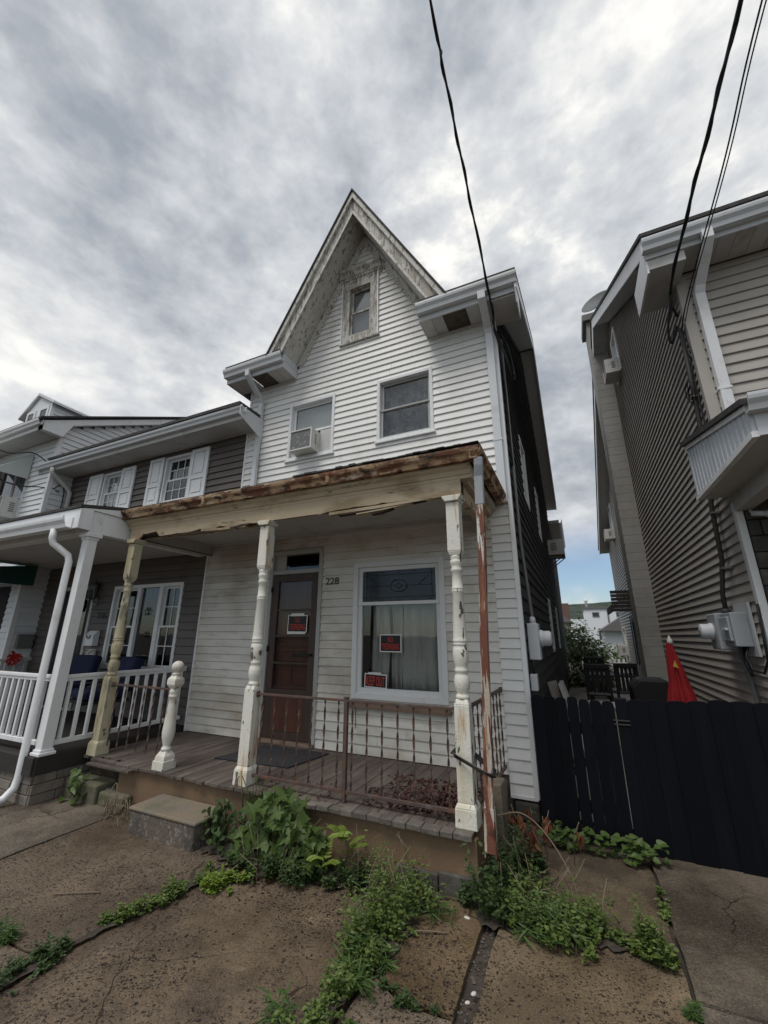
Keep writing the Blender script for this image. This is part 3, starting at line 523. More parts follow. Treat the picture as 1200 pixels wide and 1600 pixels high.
# front wall with an uneven render edge
px_ = [-4.36 + (3.62 / 24) * i for i in range(25)]
MB().prism([(-4.36, -.05), (-.765, -.05), (-.765, .325)] + [(x, .325 + U(-.008, .004)) for x in px_[::-1][1:-1]] + [(-4.36, .325)], 'y', 3.12, 3.2).build('porch_wall', 'ochre_render', H, .004)
box('porch_wall_end', -.80, -.762, 3.201, 4.38, -.05, .325, 'ochre_render', H)
box('base_stone', -1.02, -.752, 3.085, 3.119, -.05, .12, 'dark_stone', H, .008); box('base_stone', -1.32, -1.03, 3.09, 3.119, -.05, .10, 'dark_stone', H, .008)
for (x0, x1, y0, z0, z1) in ((-5.02, -4.72, 3.26, .12, .31), (-4.71, -4.37, 3.22, .10, .30), (-4.6, -4.37, 3.1, -.03, .12)):
    box('base_stone', x0, x1, y0, 3.4, z0, z1, 'dark_stone', H, .012)
box('base_stone', -5.0, -4.5, 3.0, 3.24, -.05, .17, 'mossy_stone', H, .02); box('base_stone', -4.48, -4.1, 3.02, 3.118, -.05, .12, 'mossy_stone', H, .02)
ex_ = -2.52
while ex_ < -.80:
    wd = U(.085, .135); box('edging_slate', ex_ + .002, min(ex_ + wd, -.765) - .002, 3.06 + U(-.012, .008), 3.142, .327, .362 + U(-.006, .005), 'slate_edge', H, .004); ex_ += wd
box('end_block', -.79, -.70, 3.75, 3.95, .0, .47, 'step_concrete', H, .01)
# roof, gutters, mouldings, beam
A = [(-5.16, 3.035, 3.10), (-.555, 3.035, 3.10), (-.555, 4.40, 3.10), (-1.5, 4.40, 3.42), (-5.16, 4.40, 3.42)]
b = MB(); v = A + [(p[0], p[1], p[2] - .03) for p in A]; b.add(v, [(0, 1, 3, 4), (1, 2, 3), (5, 9, 8, 6), (6, 8, 7), (0, 5, 6, 1), (1, 6, 7, 2), (0, 4, 9, 5), (2, 7, 8, 3), (3, 8, 9, 4)]); b.build('porch_roof', 'roof_shingle', H)
for i in range(26):                                   # ragged shingle ends lapping over the gutter
    x = -2.4 + i * .071; box('shingle', x, x + .069, 3.02 + U(-.008, .012), 3.2, 3.103 + U(0, .006) + max(0, (i - 8) * .0008), 3.118 + U(0, .01), 'roof_shingle', H)
def rust_gutter(p0, p1, o):
    g = gutter('rusty_gutter', p0, p1, o, 'rust', H, .105, .10); return g
for a, b_ in ((-5.15, -3.62), (-3.60, -2.0), (-1.985, -.56)): rust_gutter((a, 3.12, 2.985 + U(-.004, .004)), (b_, 3.12, 2.985 + U(-.004, .004)), (0, -1, 0))
for x in (-3.61, -1.99): box('gutter_joint', x - .02, x + .02, 3.014, 3.12, 2.98, 3.085, 'rust', H, .006)
rust_gutter((-.64, 3.03, 2.985), (-.64, 4.385, 2.985), (1, 0, 0))
sec = [(3.119, 2.986), (3.105, 2.984), (3.11, 2.96), (3.135, 2.94), (3.15, 2.905), (3.16, 2.90), (3.163, 2.872), (3.26, 2.872), (3.26, 2.986)]
MB().prism(sec, 'x', -5.02, -.655).build('crown_moulding', 'rot_beam', H)
MB().prism([(-.655 - (y - 3.1), z) for (y, z) in sec], 'y', 3.265, 4.39).build('crown_moulding', 'rot_beam', H)
box('side_soffit', -.80, -.66, 3.27, 4.39, 2.93, 2.94, 'soffit_white', H)
def ragged(x0, x1, n, f): return [(x0 + (x1 - x0) * i / n, f((x0 + (x1 - x0) * i / n))) for i in range(n + 1)]
def under(x):
    z = 2.735
    if -2.15 < x < -.92: z += .022 * (1 - abs((x + 1.5) / .65)) + U(-.01, .008)
    if -4.2 < x < -2.9: z += U(-.006, .014) * (1.5 if -3.8 < x < -3.3 else .6)
    if -4.75 < x < -4.45: z += .05 + U(-.012, .012)
    return z
MB().prism([(-4.98, 2.871), (-.755, 2.871)] + ragged(-.755, -4.98, 70, under), 'y', 3.165, 3.186).build('porch_beam', 'rot_beam', H)
box('beam_core', -4.96, -.76, 3.187, 3.29, 2.768, 2.868, 'rot_dark', H)
MB().prism(ragged(-4.9, -2.95, 36, lambda x: 2.76 + U(-.004, .004)) + ragged(-2.95, -4.2, 20, lambda x: 2.735 + U(-.012, .006))[::1], 'y', 3.292, 3.31).build('beam_back', 'rot_beam', H)
for (x0, z0, x1, z1, t, m) in ((-2.05, 2.722, -.95, 2.748, .014, 'rot_beam'), (-1.95, 2.70, -1.05, 2.738, .008, 'rot_dark'), (-1.75, 2.685, -1.2, 2.725, .006, 'rot_beam'), (-3.75, 2.735, -3.1, 2.722, .012, 'rot_beam'), (-3.45, 2.715, -3.0, 2.74, .008, 'rot_dark'), (-1.6, 2.668, -1.38, 2.70, .005, 'rot_dark')):
    MB().tube([(x0, 3.2, z0), ((x0 + x1) / 2, 3.19, (z0 + z1) / 2 - .012), (x1, 3.2, z1)], 0, sq=(t, .03)).build('split_lath', m, H)
MB().prism([(3.187, 2.735), (4.39, 2.735), (4.39, 2.871), (3.187, 2.871)], 'x', -.835, -.765).build('side_beam', 'rot_beam', H, .004)
box('ceiling', -4.99, -.836, 3.292, 4.395, 2.90, 2.915, 'soffit_white', H); box('ceiling_beam', -4.985, -4.90, 3.292, 4.39, 2.74, 2.899, 'soffit_white', H, .004)
MB().tube([(-4.84, 3.3, 2.735), (-4.84, 4.35, 2.735)], .008, 6).build('tie_rod', 'rust_rail', H); box('ceiling_trim', -4.98, -.85, 4.36, 4.392, 2.872, 2.899, 'soffit_white', H)
def sqz(b, x, y, h0, z0, h1, z1):
    b.add([(x - h0, y - h0, z0), (x + h0, y - h0, z0), (x + h0, y + h0, z0), (x - h0, y + h0, z0), (x - h1, y - h1, z1), (x + h1, y - h1, z1), (x + h1, y + h1, z1), (x - h1, y + h1, z1)], [(0, 3, 2, 1), (4, 5, 6, 7), (0, 1, 5, 4), (1, 2, 6, 5), (2, 3, 7, 6), (3, 0, 4, 7)])
def post(x, y, m, lab):
    p = MB(); sqz(p, x, y, .057, .505, .056, 1.12); sqz(p, x, y, .056, 1.12, .044, 1.155); pu = MB()
    sqz(pu, x, y, .044, 2.225, .055, 2.26); sqz(pu, x, y, .055, 2.26, .055, 2.675)
    o = p.build('porch_post', m, H, .005, ); o['label'] = lab
    pu.build('upper_block', m, o, .005)
    MB().lathe([(.040, 1.15), (.050, 1.158), (.053, 1.172), (.047, 1.184), (.042, 1.19), (.045, 1.20), (.056, 1.235), (.060, 1.27), (.054, 1.315), (.043, 1.335), (.052, 1.345), (.054, 1.358), (.045, 1.37), (.048, 1.385), (.057, 1.42), (.061, 1.47), (.058, 1.515), (.050, 1.53), (.056, 1.536), (.057, 1.545), (.050, 1.552), (.056, 1.558), (.057, 1.567), (.053, 1.576), (.052, 1.6), (.043, 1.93), (.047, 1.937), (.048, 1.946), (.043, 1.953), (.048, 1.960), (.047, 1.968), (.042, 1.976), (.039, 2.09), (.047, 2.10), (.048, 2.115), (.040, 2.13), (.045, 2.15), (.052, 2.17), (.050, 2.185), (.042, 2.195), (.050, 2.21), (.050, 2.22), (.043, 2.228)], x, y, 20).build('turned_shaft', m, o)
    MB().prism([(-.062, 0), (-.062, .012), (-.078, .028), (-.082, .05), (.082, .05), (.078, .028), (.062, .012), (.062, 0)], 'y', -.08, .08).build('capital', m, o, .006, Matrix.Translation((x, y, 2.68)))
    b = MB(); sqz(b, x, y, .076, FZ, .074, .475); sqz(b, x, y, .074, .475, .059, .505); b.build('plinth', m, o, .006)
    return o
post(-.835, 3.215, 'cream_paint', 'yellowed turned post strapped to the rusty downspout'); post(-2.80, 3.19, 'cream_paint', 'turned post between the door and the step'); post(-4.885, 3.20, 'cream_moss', 'mossy turned post splitting at its foot')
nw = MB(); X, Y_ = -3.80, 3.165; sqz(nw, X, Y_, .075, FZ, .075, .44); sqz(nw, X, Y_, .066, .44, .062, .475); sqz(nw, X, Y_, .062, .475, .036, .52)
nu = MB(); sqz(nu, X, Y_, .034, 1.075, .058, 1.115); sqz(nu, X, Y_, .058, 1.115, .058, 1.165); sqz(nu, X, Y_, .058, 1.165, .032, 1.205)
nwo = nw.build('newel_post', 'worn_white', H, .005); nu.build('faceted_block', 'worn_white', nwo, .005)
MB().lathe([(.036, .515), (.048, .525), (.046, .545), (.034, .555), (.036, .57), (.054, .63), (.060, .68), (.055, .75), (.040, .93), (.036, .99), (.046, 1.0), (.048, 1.012), (.038, 1.022), (.044, 1.04), (.046, 1.055), (.036, 1.078)], X, Y_, 20).build('turned_shaft', 'worn_white', nwo)
MB().lathe([(.03, 1.2), (.044, 1.21), (.044, 1.222), (.03, 1.23), (.034, 1.236)] + [(.058 * math.cos(a), 1.285 + .058 * math.sin(a)) for a in [R(d) for d in range(-50, 90, 14)]] + [(.002, 1.343)], X, Y_, 20).build('ball_finial', 'worn_white', nwo)
# --- door, storm frame, transom
D = MB().ring(-3.75, -2.90, .36, 2.70, .055, HY - .03, HY + .12, .02).build('door_frame', 'grey_paint', H, .004)
box('transom_bar', -3.695, -2.955, HY - .02, HY + .1, 2.385, 2.44, 'grey_paint', D, .004); box('transom_pane', -3.52, -2.955, HY + .03, HY + .035, 2.44, 2.645, 'glass_dark', D); box('transom_board', -3.695, -3.52, HY + .02, HY + .04, 2.44, 2.645, 'grey_paint', D)
box('interior', -3.695, -2.955, HY + .3, HY + .32, .36, 2.66, 'interior_dark', D); box('threshold', -3.72, -2.90, HY - .075, HY + .1, FZ + .002, FZ + .045, 'sill_brown', D, .006)
dr = MB().ring(-3.69, -2.96, .41, 2.383, .10, HY - .012, HY + .022, .55).build('storm_door', 'door_brown', H, .004); dr['label'] = 'dark brown storm door with four glazed lights'
for z in (1.915, 1.59, 1.266): box('glazing_bar', -3.59, -3.06, HY - .008, HY + .018, z - .011, z + .011, 'door_brown', dr)
box('kick_panel', -3.56, -3.09, HY - .017, HY - .0125, .50, .88, 'door_red', dr, .003); box('pane', -3.592, -3.058, HY + .008, HY + .011, .955, 2.285, 'glass_door', dr)
inn = box('inner_door', -3.69, -2.96, HY + .07, HY + .11, .41, 2.38, 'door_red', dr)
for (a, b_, c_, d) in ((-3.55, -3.34, 1.0, 1.23), (-3.30, -3.10, 1.0, 1.23), (-3.56, -3.09, 1.46, 1.50), (-3.56, -3.09, 1.40, 1.44), (-3.56, -3.09, 1.28, 1.31)): box('inner_panel', a, b_, HY + .058, HY + .0695, c_, d, 'door_red', dr, .004)
box('letter_slot', -3.36, -3.12, HY + .055, HY + .0695, 1.34, 1.38, 'black_plastic', dr, .003); MB().tube([(-3.01, HY - .012, 1.37), (-3.01, HY - .05, 1.37), (-3.05, HY - .055, 1.365)], .014, 8).build('handle', 'black_plastic', dr)
for z in (.7, 1.4, 2.15): box('hinge', -3.70, -3.68, HY - .034, HY - .013, z, z + .07, 'black_plastic', dr)
# --- picture window with leaded transom light
P_ = MB().ring(*[hP[0], hP[1], hP[2] + .02, hP[3]], .06, HY - .03, HY + .09).build('picture_window', 'white_paint', H, .004); P_['label'] = 'large picture window with leaded glass above and curtains behind'
MB().ring(-2.38, -1.35, .965, 2.40, .05, HY + .004, HY + .05, .07).build('sash', 'white_paint', P_, .004); box('meeting_rail', -2.375, -1.355, HY - .014, HY + .04, 1.945, 1.985, 'white_paint', P_, .004)
box('pane', -2.335, -1.395, HY + .028, HY + .032, 1.03, 1.95, 'glass_clear', P_); box('leaded_pane', -2.335, -1.395, HY + .026, HY + .030, 1.98, 2.355, 'glass_lead', P_)
ld = MB(); cx, cz = -1.86, 2.165
ov = lambda a, b_: [(cx + a * math.cos(t * math.pi / 12), HY + .024, cz + b_ * math.sin(t * math.pi / 12)) for t in range(25)]
ld.tube(ov(.105, .07), .0055, 5).tube(ov(.035, .024), .004, 5)
for (p, q_) in (((cx - .105, cz), (cx - .04, cz)), ((cx + .04, cz), (cx + .105, cz)), ((cx, cz - .07), (cx, cz - .024)), ((cx, cz + .024), (cx, cz + .07)), ((-2.33, 2.30), (-1.40, 2.30)), ((-2.33, 2.035), (-1.40, 2.035)), ((-2.28, 1.99), (-2.28, 2.35)), ((-1.45, 1.99), (-1.45, 2.35)), ((-2.28, cz), (cx - .105, cz)), ((cx + .105, cz), (-1.45, cz)), ((-2.28, 2.30), (-2.1, cz)), ((-1.45, 2.30), (-1.62, cz))):
    ld.tube([(p[0], HY + .024, p[1]), (q_[0], HY + .024, q_[1])], .003, 5)
for i in range(5):
    for z in (2.33, 2.005): x = -2.25 + i * .195; ld.add([(x - .012, HY + .024, z), (x, HY + .022, z - .012), (x + .012, HY + .024, z), (x, HY + .022, z + .012)], [(0, 1, 2, 3)])
ld.build('leading', 'conduit_dark', P_); MB().prism([(cx + .095 * math.cos(t * math.pi / 8), cz + .06 * math.sin(t * math.pi / 8)) for t in range(16)], 'y', HY + .031, HY + .034).build('oval_light', 'lace', P_)
box('interior', -2.42, -1.3, HY + .6, HY + .62, .9, 2.45, 'interior_dark', P_); box('interior', -2.40, -2.39, HY + .09, HY + .6, .9, 2.45, 'interior_dark', P_); box('interior', -1.34, -1.33, HY + .09, HY + .6, .9, 2.45, 'interior_dark', P_); box('interior', -2.4, -1.33, HY + .09, HY + .6, .9, .93, 'interior_dark', P_); box('interior', -2.4, -1.33, HY + .09, HY + .6, 2.42, 2.45, 'interior_dark', P_)
MB().prism([(HY + .0, .90), (HY - .085, .862), (HY - .085, .83), (HY, .83)], 'x', -2.47, -1.26).build('sill', 'sill_brown', P_, .004)
for (a, b_, lab) in ((-2.27, -2.04, 'narrow grey curtain panel at the left of the picture window'), (-2.0, -1.86, 'thin curtain strip hanging crooked behind the keep-off notice'), (-1.85, -1.37, 'wide grey curtain filling the right of the picture window')):
    tag(drape('curtain', a, b_, HY + .16, 1.0, 2.02, 'curtain_grey', None, .024, 2 if b_ - a < .3 else 4), lab, 'curtain', 'curtains in the picture window')
box('pull_cord', -2.36, -2.353, HY - .05, HY - .045, .62, .84, 'black_plastic', H); text('house_number', '228', -2.842, HY - .020, 2.215, .19, .085, 'number_black', H, .006)
# --- rusty downspout, strap
dsp = MB().tube([(-.57, 3.06, 2.99), (-.575, 3.07, 2.93), (-.585, 3.10, 2.84), (-.592, 3.105, 2.60)], 0, sq=(.034, .026)).build('downspout_head', 'meter_grey', H, .005)
MB().tube([(-.592, 3.105, 2.62), (-.60, 3.105, 2.2), (-.625, 3.10, 1.6), (-.645, 3.10, 1.0), (-.665, 3.10, .52), (-.665, 3.10, .50)], 0, sq=(.029, .023)).build('rusty_downspout', 'rust_pipe', H, .005)
b = MB()
for (x0, z0, x1, z1) in ((-.664, .53, -.668, .27),):
    for (dx, dy, sx, sy) in ((-.03, 0, .003, .028), (.03, 0, .003, .028), (0, -.026, .03, .003), (0, .026, .03, .003)): b.tube([(x0 + dx, 3.10 + dy, z0), (x1 + dx + U(-.004, .004), 3.09 + dy, z1 + U(-.02, .03))], 0, sq=(sx, sy))
b.build('downspout_shoe', 'rust_pipe', H)
MB().tube([(-.905, 3.15, .80), (-.90, 3.145, .795), (-.70, 3.085, .735), (-.64, 3.066, .722), (-.625, 3.075, .72), (-.63, 3.14, .735), (-.80, 3.285, .79), (-.905, 3.285, .81), (-.905, 3.15, .80)], 0, sq=(.003, .024)).build('strap', 'black_plastic', H)

# concrete step
S_ = thing('concrete_step', (-3.28, 2.94, 0), 'worn concrete step block in front of the wooden porch', 'step')
st = MB(); st.box(-3.66, -2.90, 2.775, 3.10, -.05, .165); st.build('riser', 'step_face', S_, .015); box('tread', -3.675, -2.885, 2.765, 3.10, .166, .195, 'step_concrete', S_, .012)
# door mat
tag(MB().prism([(-3.62, 3.62), (-2.72, 3.68), (-2.62, 4.28), (-3.5, 4.26)], 'z', FZ + .004, FZ + .014).build('door_mat', 'mat_rubber', None, .004), 'black rubber mat lying on the porch boards before the door', 'door mat')

# iron railings
def twisted(x, y, z0, z1, w=.0095, t=.0025):
    v = []; f = []; n = 24
    for i in range(n + 1):
        z = z0 + (z1 - z0) * i / n; a = i / n * math.pi * 5.0; c_, s_ = math.cos(a), math.sin(a)
        for (p, q) in ((-w, -t), (w, -t), (w, t), (-w, t)): v.append((x + p * c_ - q * s_, y + p * s_ + q * c_, z))
    for i in range(n):
        for k in range(4): j = (k + 1) % 4; f.append((i * 4 + k, i * 4 + j, i * 4 + 4 + j, i * 4 + 4 + k))
    return v, f
def railing(name, p0, p1, z0, z1, n, label, posts=(), bottom=True):
    t = thing(name, ((p0[0] + p1[0]) / 2, (p0[1] + p1[1]) / 2, FZ), label, 'railing', 'iron railings round the porch')
    P0, P1 = Vector((*p0, 0)), Vector((*p1, 0))
    MB().tube([P0 + Vector((0, 0, z1)), P1 + Vector((0, 0, z1))], 0, sq=(.009, .014)).build('top_rail', 'rust_rail', t, .002)
    if bottom: MB().tube([P0 + Vector((0, 0, z0)), P1 + Vector((0, 0, z0))], 0, sq=(.011, .012)).build('bottom_rail', 'rust_rail', t, .002)
    for i in range(n):
        q = P0.lerp(P1, (i + .5) / n); v, f = twisted(q.x, q.y, z0 - (0 if bottom else U(.0, .02)), z1 - .008); MB().add(v, f).build('baluster', 'rust_rail', t)
    for q in posts: MB().box(q[0] - .016, q[0] + .016, q[1] - .016, q[1] + .016, FZ, z1 + .02).box(q[0] - .02, q[0] + .02, q[1] - .02, q[1] + .02, z1 + .02, z1 + .028).build('rail_post', 'rust_rail', t, .002)
    for q in (p0, p1): box('bracket', q[0] - .012, q[0] + .012, q[1] - .02, q[1] + .02, z1 - .025, z1 + .02, 'rust_rail', t)
    return t
railing('iron_railing', (-2.742, 3.19), (-.892, 3.20), .435, 1.085, 14, 'brown iron railing with twisted balusters along the porch front', [(-1.81, 3.195)])
railing('iron_railing', (-.80, 3.272), (-.76, 4.39), .44, 1.10, 8, 'short iron railing returning from the corner post to the house wall')
railing('iron_railing', (-4.825, 3.20), (-3.862, 3.17), .47, 1.065, 6, 'rusty iron rail with loose rods beside the newel post', bottom=False)

# ================================================================ brown house on the left
B = thing('row_house', (-7, HY, 0), 'brown clapboard row house with white shutters and white porch railing', 'house')
b1, b2 = (-8.06, -7.50, 3.78, 4.60), (-6.32, -5.66, 3.74, 4.62); bt = (-7.06, -5.41, 1.08, 2.38); bd = (-8.55, -7.58, .42, 2.42)
bh = [sh(b1), sh(b2), sh(bt), sh(bd)]
w = MB(); cells(w, -9.15, -5.0, .2, 3.02, bh, lambda a, b, c_, d: w.box(a, b, HY + .001, HY + .12, c_, d)); cells(w, -9.15, -4.48, 3.02, 4.95, bh, lambda a, b, c_, d: w.box(a, b, HY + .001, HY + .12, c_, d)); w.build('wall', 'deck_dark', B)
siding(B, -9.15, -5.0, .42, 3.0, 'brown_siding', bh, ex=.113, t=.024); siding(B, -9.15, -4.48, 3.0, 4.9, 'brown_siding', bh, ex=.113, t=.024)
wa = window(B, *b1, HY, .04, muntin=(3, 2), glassm='glass_clear', label='upper window with drawn white blind'); box('blind', -8.03, -7.53, HY + .085, HY + .09, 3.95, 4.57, 'blind_white', wa)
wb = window(B, *b2, HY, .04, muntin=(3, 2), label='dark upper window next to the white house'); drape('curtain', -6.28, -5.70, HY + .12, 3.8, 4.58, 'lace', wb, .01, 6)
for (x0, x1, z0, z1) in ((-8.49, -8.075, 3.78, 4.61), (-7.485, -7.10, 3.78, 4.61), (-6.70, -6.335, 3.74, 4.63), (-5.645, -5.24, 3.74, 4.63)):
    s_ = MB().ring(x0, x1, z0, z1, .06, HY - .05, HY - .018).build('shutter', 'white_vinyl', B, .004); mz = z0 + (z1 - z0) * .42
    box('shutter_rail', x0 + .06, x1 - .06, HY - .05, HY - .018, mz - .03, mz + .03, 'white_vinyl', s_)
    for (c_, d) in ((z0 + .06, mz - .03), (mz + .03, z1 - .06)): MB().box(x0 + .06, x1 - .06, HY - .034, HY - .018, c_, d).box(x0 + .10, x1 - .10, HY - .046, HY - .034, c_ + .04, d - .04).build('shutter_panel', 'white_vinyl', s_, .006)
# eave
box('soffit', -9.6, -4.16, 4.02, HY - .02, 4.70, 4.715, 'soffit_white', B); box('frieze', -9.14, -4.49, HY - .03, HY - .02, 4.715, 4.86, 'brown_siding', B); box('fascia', -9.6, -4.16, 3.995, 4.018, 4.70, 4.86, 'soffit_white', B); gutter('gutter', (-9.62, 3.994, 4.775), (-4.12, 3.994, 4.775), (0, -1, 0), 'aluminium_white', B, .095, .10)
MB().prism([(3.90, 4.72), (3.93, 4.70), (4.40, 4.52), (4.40, 4.86), (3.90, 4.87)], 'x', -4.158, -4.146).build('eave_cheek', 'aluminium_white', B)
MB().prism([(3.88, 4.88), (9.4, 7.4), (9.4, 7.47), (3.88, 4.93)], 'x', -9.12, -4.47).build('roof', 'roof_shingle', B); MB().prism([(9.4, 7.4), (14, 5), (14, 5.07), (9.4, 7.47)], 'x', -9.12, -4.47).build('roof', 'roof_shingle', B); box('roof', -4.47, -4.16, 3.88, HY - .03, 4.872, 4.93, 'roof_shingle', B)
MB().tube([(-9.02, 3.96, 4.74), (-9.02, 3.96, 4.64), (-9.02, 4.05, 4.58), (-9.02, 4.28, 4.42), (-9.02, 4.35, 4.33), (-9.02, 4.35, 3.1)], .04, 10).build('downspout', 'soffit_white', B)
# triple window
tw = MB().ring(*bt, .055, HY - .026, HY + .07).box(-6.45, -6.37, HY - .026, HY + .07, 1.135, 2.325).box(-5.93, -5.85, HY - .026, HY + .07, 1.135, 2.325).build('triple_window', 'white_vinyl', B, .004)
box('pane', -6.37, -5.93, HY + .02, HY + .024, 1.135, 2.325, 'glass_dark', tw); box('interior', -7.0, -5.46, HY + .5, HY + .52, 1.0, 2.4, 'interior_dark', tw)
for (a, b_) in ((-7.005, -6.45), (-5.85, -5.465)):
    for (c_, d) in ((1.135, 1.735), (1.705, 2.325)):
        y = HY + (.0 if c_ < 1.5 else .03); MB().ring(a, b_, c_, d, .03, y, y + .026).build('sash', 'white_vinyl', tw, .003); box('pane', a + .028, b_ - .028, y + .012, y + .016, c_ + .028, d - .028, 'glass_dark', tw)
        m_ = MB(); m_.box((a + b_) / 2 - .006, (a + b_) / 2 + .006, y + .004, y + .011, c_ + .03, d - .03).box(a + .03, b_ - .03, y + .003, y + .0105, (c_ + d) / 2 - .006, (c_ + d) / 2 + .006).build('muntin', 'white_vinyl', tw)
drape('curtain', -6.37, -6.1, HY + .2, 1.7, 2.32, 'lace', tw, .015, 4); drape('curtain', -5.83, -5.5, HY + .2, 1.2, 1.7, 'curtain_grey', tw, .015, 4)
# door with frosted light, lamp, numbers
bdr = MB().ring(*bd, .06, HY - .03, HY + .08, .03).build('door_frame', 'soffit_white', B, .004)
dd = MB().ring(-8.48, -7.645, .45, 2.355, .13, HY + .0, HY + .035, .85).build('storm_door', 'chair_black', B, .004); box('pane', -8.36, -7.77, HY + .012, HY + .016, 1.29, 2.23, 'glass_dark', dd); box('inner_door', -8.48, -7.645, HY + .06, HY + .08, .45, 2.355, 'deck_dark', dd); box('frosted_light', -8.2, -7.78, HY + .05, HY + .058, 1.3, 1.95, 'lace', dd)
drape('bow_ornament', -8.1, -7.85, HY - .01, 1.98, 2.2, 'lace', dd, .01, 4)
text('house_number', '226', -7.39, HY - .024, 1.86, .25, .10, 'number_black', B, .006)
lamp = thing('wall_lantern', (-7.50, HY - .08, 2.15), 'small lantern mounted beside the dark door of the brown house', 'wall lamp')
MB().lathe([(.03, 2.17), (.05, 2.19), (.065, 2.2), (.08, 2.40), (.085, 2.41), (.05, 2.46), (.015, 2.49), (.012, 2.52)], -7.50, HY - .10, 8).build('lantern_body', 'glass_dark', lamp)
b = MB()
for i in range(6): a = i * math.pi / 3; b.tube([(-7.5 + .062 * math.cos(a), HY - .10 + .062 * math.sin(a), 2.2), (-7.5 + .08 * math.cos(a), HY - .10 + .08 * math.sin(a), 2.4)], .005, 4)
b.lathe([(.085, 2.4), (.05, 2.46), (.012, 2.5)], -7.5, HY - .10, 8).tube([(-7.5, HY - .10, 2.19), (-7.5, HY - .06, 2.12), (-7.5, HY - .01, 2.14)], .01, 6).box(-7.54, -7.46, HY - .03, HY - .02, 2.08, 2.22).build('lantern_cage', 'conduit_grey', lamp)
mbx = thing('mailbox', (-7.32, HY - .07, 1.38), 'white wall mailbox with newspaper hooks by the brown house door', 'mailbox')
MB().prism([(HY - .02, 1.42), (HY - .12, 1.42), (HY - .12, 1.58), (HY - .06, 1.65), (HY - .02, 1.66)], 'x', -7.43, -7.22).build('mailbox_body', 'white_vinyl', mbx, .006); MB().prism([(HY - .018, 1.665), (HY - .065, 1.655), (HY - .128, 1.58), (HY - .128, 1.54), (HY - .122, 1.54), (HY - .122, 1.578), (HY - .062, 1.648), (HY - .018, 1.658)], 'x', -7.435, -7.215).build('mailbox_lid', 'white_vinyl', mbx)
MB().tube([(-7.325 + .05 * math.cos(t), HY - .135, 1.585 - .045 * math.sin(t)) for t in [i * math.pi / 8 for i in range(9)]], .009, 6).build('emblem', 'conduit_dark', mbx)
MB().box(-7.44, -7.21, HY - .06, HY - .03, 1.27, 1.37).tube([(-7.40, HY - .06, 1.36), (-7.40, HY - .12, 1.30), (-7.40, HY - .13, 1.36)], .008, 6).tube([(-7.25, HY - .06, 1.36), (-7.25, HY - .12, 1.30), (-7.25, HY - .13, 1.36)], .008, 6).build('paper_hooks', 'soffit_white', mbx)
for (n_, x, z, s) in (('star', -6.17, 1.95, .07), ('star', -6.12, 1.60, .05)):
    v = []
    for i in range(10): a = i * math.pi / 5 + math.pi / 2; r = s if i % 2 == 0 else s * .42; v.append((x + r * math.cos(a), z + r * math.sin(a)))
    o = MB(); pts = [(p[0], HY + .0, p[1]) for p in v]; o.tube(pts + [pts[0]], .006, 5); tag(o.build('star_ornament', 'black_plastic'), 'larger wire star hanging in the brown house window' if s > .06 else 'smaller wire star hanging below the larger one', 'ornament', 'star ornaments in the window')
# porch of the brown house
DZ = .42
box('porch_deck', -9.14, -5.06, 2.70, 4.40, DZ - .03, DZ, 'deck_dark', B); box('deck_fascia', -9.14, -5.05, 2.675, 2.70, .26, DZ + .005, 'deck_dark', B, .004); box('deck_fascia', -5.059, -5.035, 2.70, 4.40, .26, DZ + .005, 'deck_dark', B, .004)
def veneer(face, a0, a1, at):
    z = 0.0
    for r_ in range(3):
        h = .088; a = a0 - U(0, .25)
        while a < a1:
            L_ = U(.18, .42); lo, hi = max(a, a0), min(a + L_, a1)
            if hi - lo > .02:
                if face == 'f': box('veneer_stone', lo + .003, hi - .003, at - U(.0, .014), at + .05, z + .002, z + h - .003, 'veneer_stone', B, .006)
                else: box('veneer_stone', at - .05, at + U(.0, .014), lo + .003, hi - .003, z + .002, z + h - .003, 'veneer_stone', B, .006)
            a += L_
        z += h
veneer('f', -9.1, -5.06, 2.71); veneer('s', 2.715, 4.38, -5.05); box('skirt_core', -9.1, -5.1, 2.76, 4.38, -.05, .27, 'dark_stone', B)
def col_post(x, y):
    o = MB().box(x - .055, x + .055, y - .055, y + .055, DZ + .055, 2.70).build('porch_post', 'white_vinyl', B, .006)
    MB().box(x - .08, x + .08, y - .08, y + .08, DZ + .005, DZ + .035).box(x - .066, x + .066, y - .066, y + .066, DZ + .035, DZ + .06).build('post_base', 'white_vinyl', o, .006); MB().box(x - .066, x + .066, y - .066, y + .066, 2.66, 2.69).box(x - .085, x + .085, y - .085, y + .085, 2.69, 2.738).build('post_cap', 'white_vinyl', o, .006)
col_post(-5.11, 2.785); col_post(-8.95, 2.785)
box('porch_beam', -9.1, -5.045, 2.715, 2.85, 2.74, 3.0, 'white_vinyl', B, .004); box('porch_beam', -5.165, -5.046, 2.851, 4.39, 2.74, 3.0, 'white_vinyl', B, .004); box('ceiling', -9.1, -5.17, 2.851, 4.395, 2.80, 2.815, 'soffit_white', B)
MB().prism([(2.56, 3.0), (4.40, 3.36), (4.40, 3.40), (2.56, 3.035)], 'x', -9.14, -5.02).build('porch_roof', 'roof_shingle', B); MB().prism([(2.601, 2.76), (2.714, 2.76), (2.714, 3.001), (4.39, 3.001), (4.39, 3.355), (2.601, 3.0)], 'x', -5.045, -5.026).build('roof_cheek', 'white_vinyl', B)
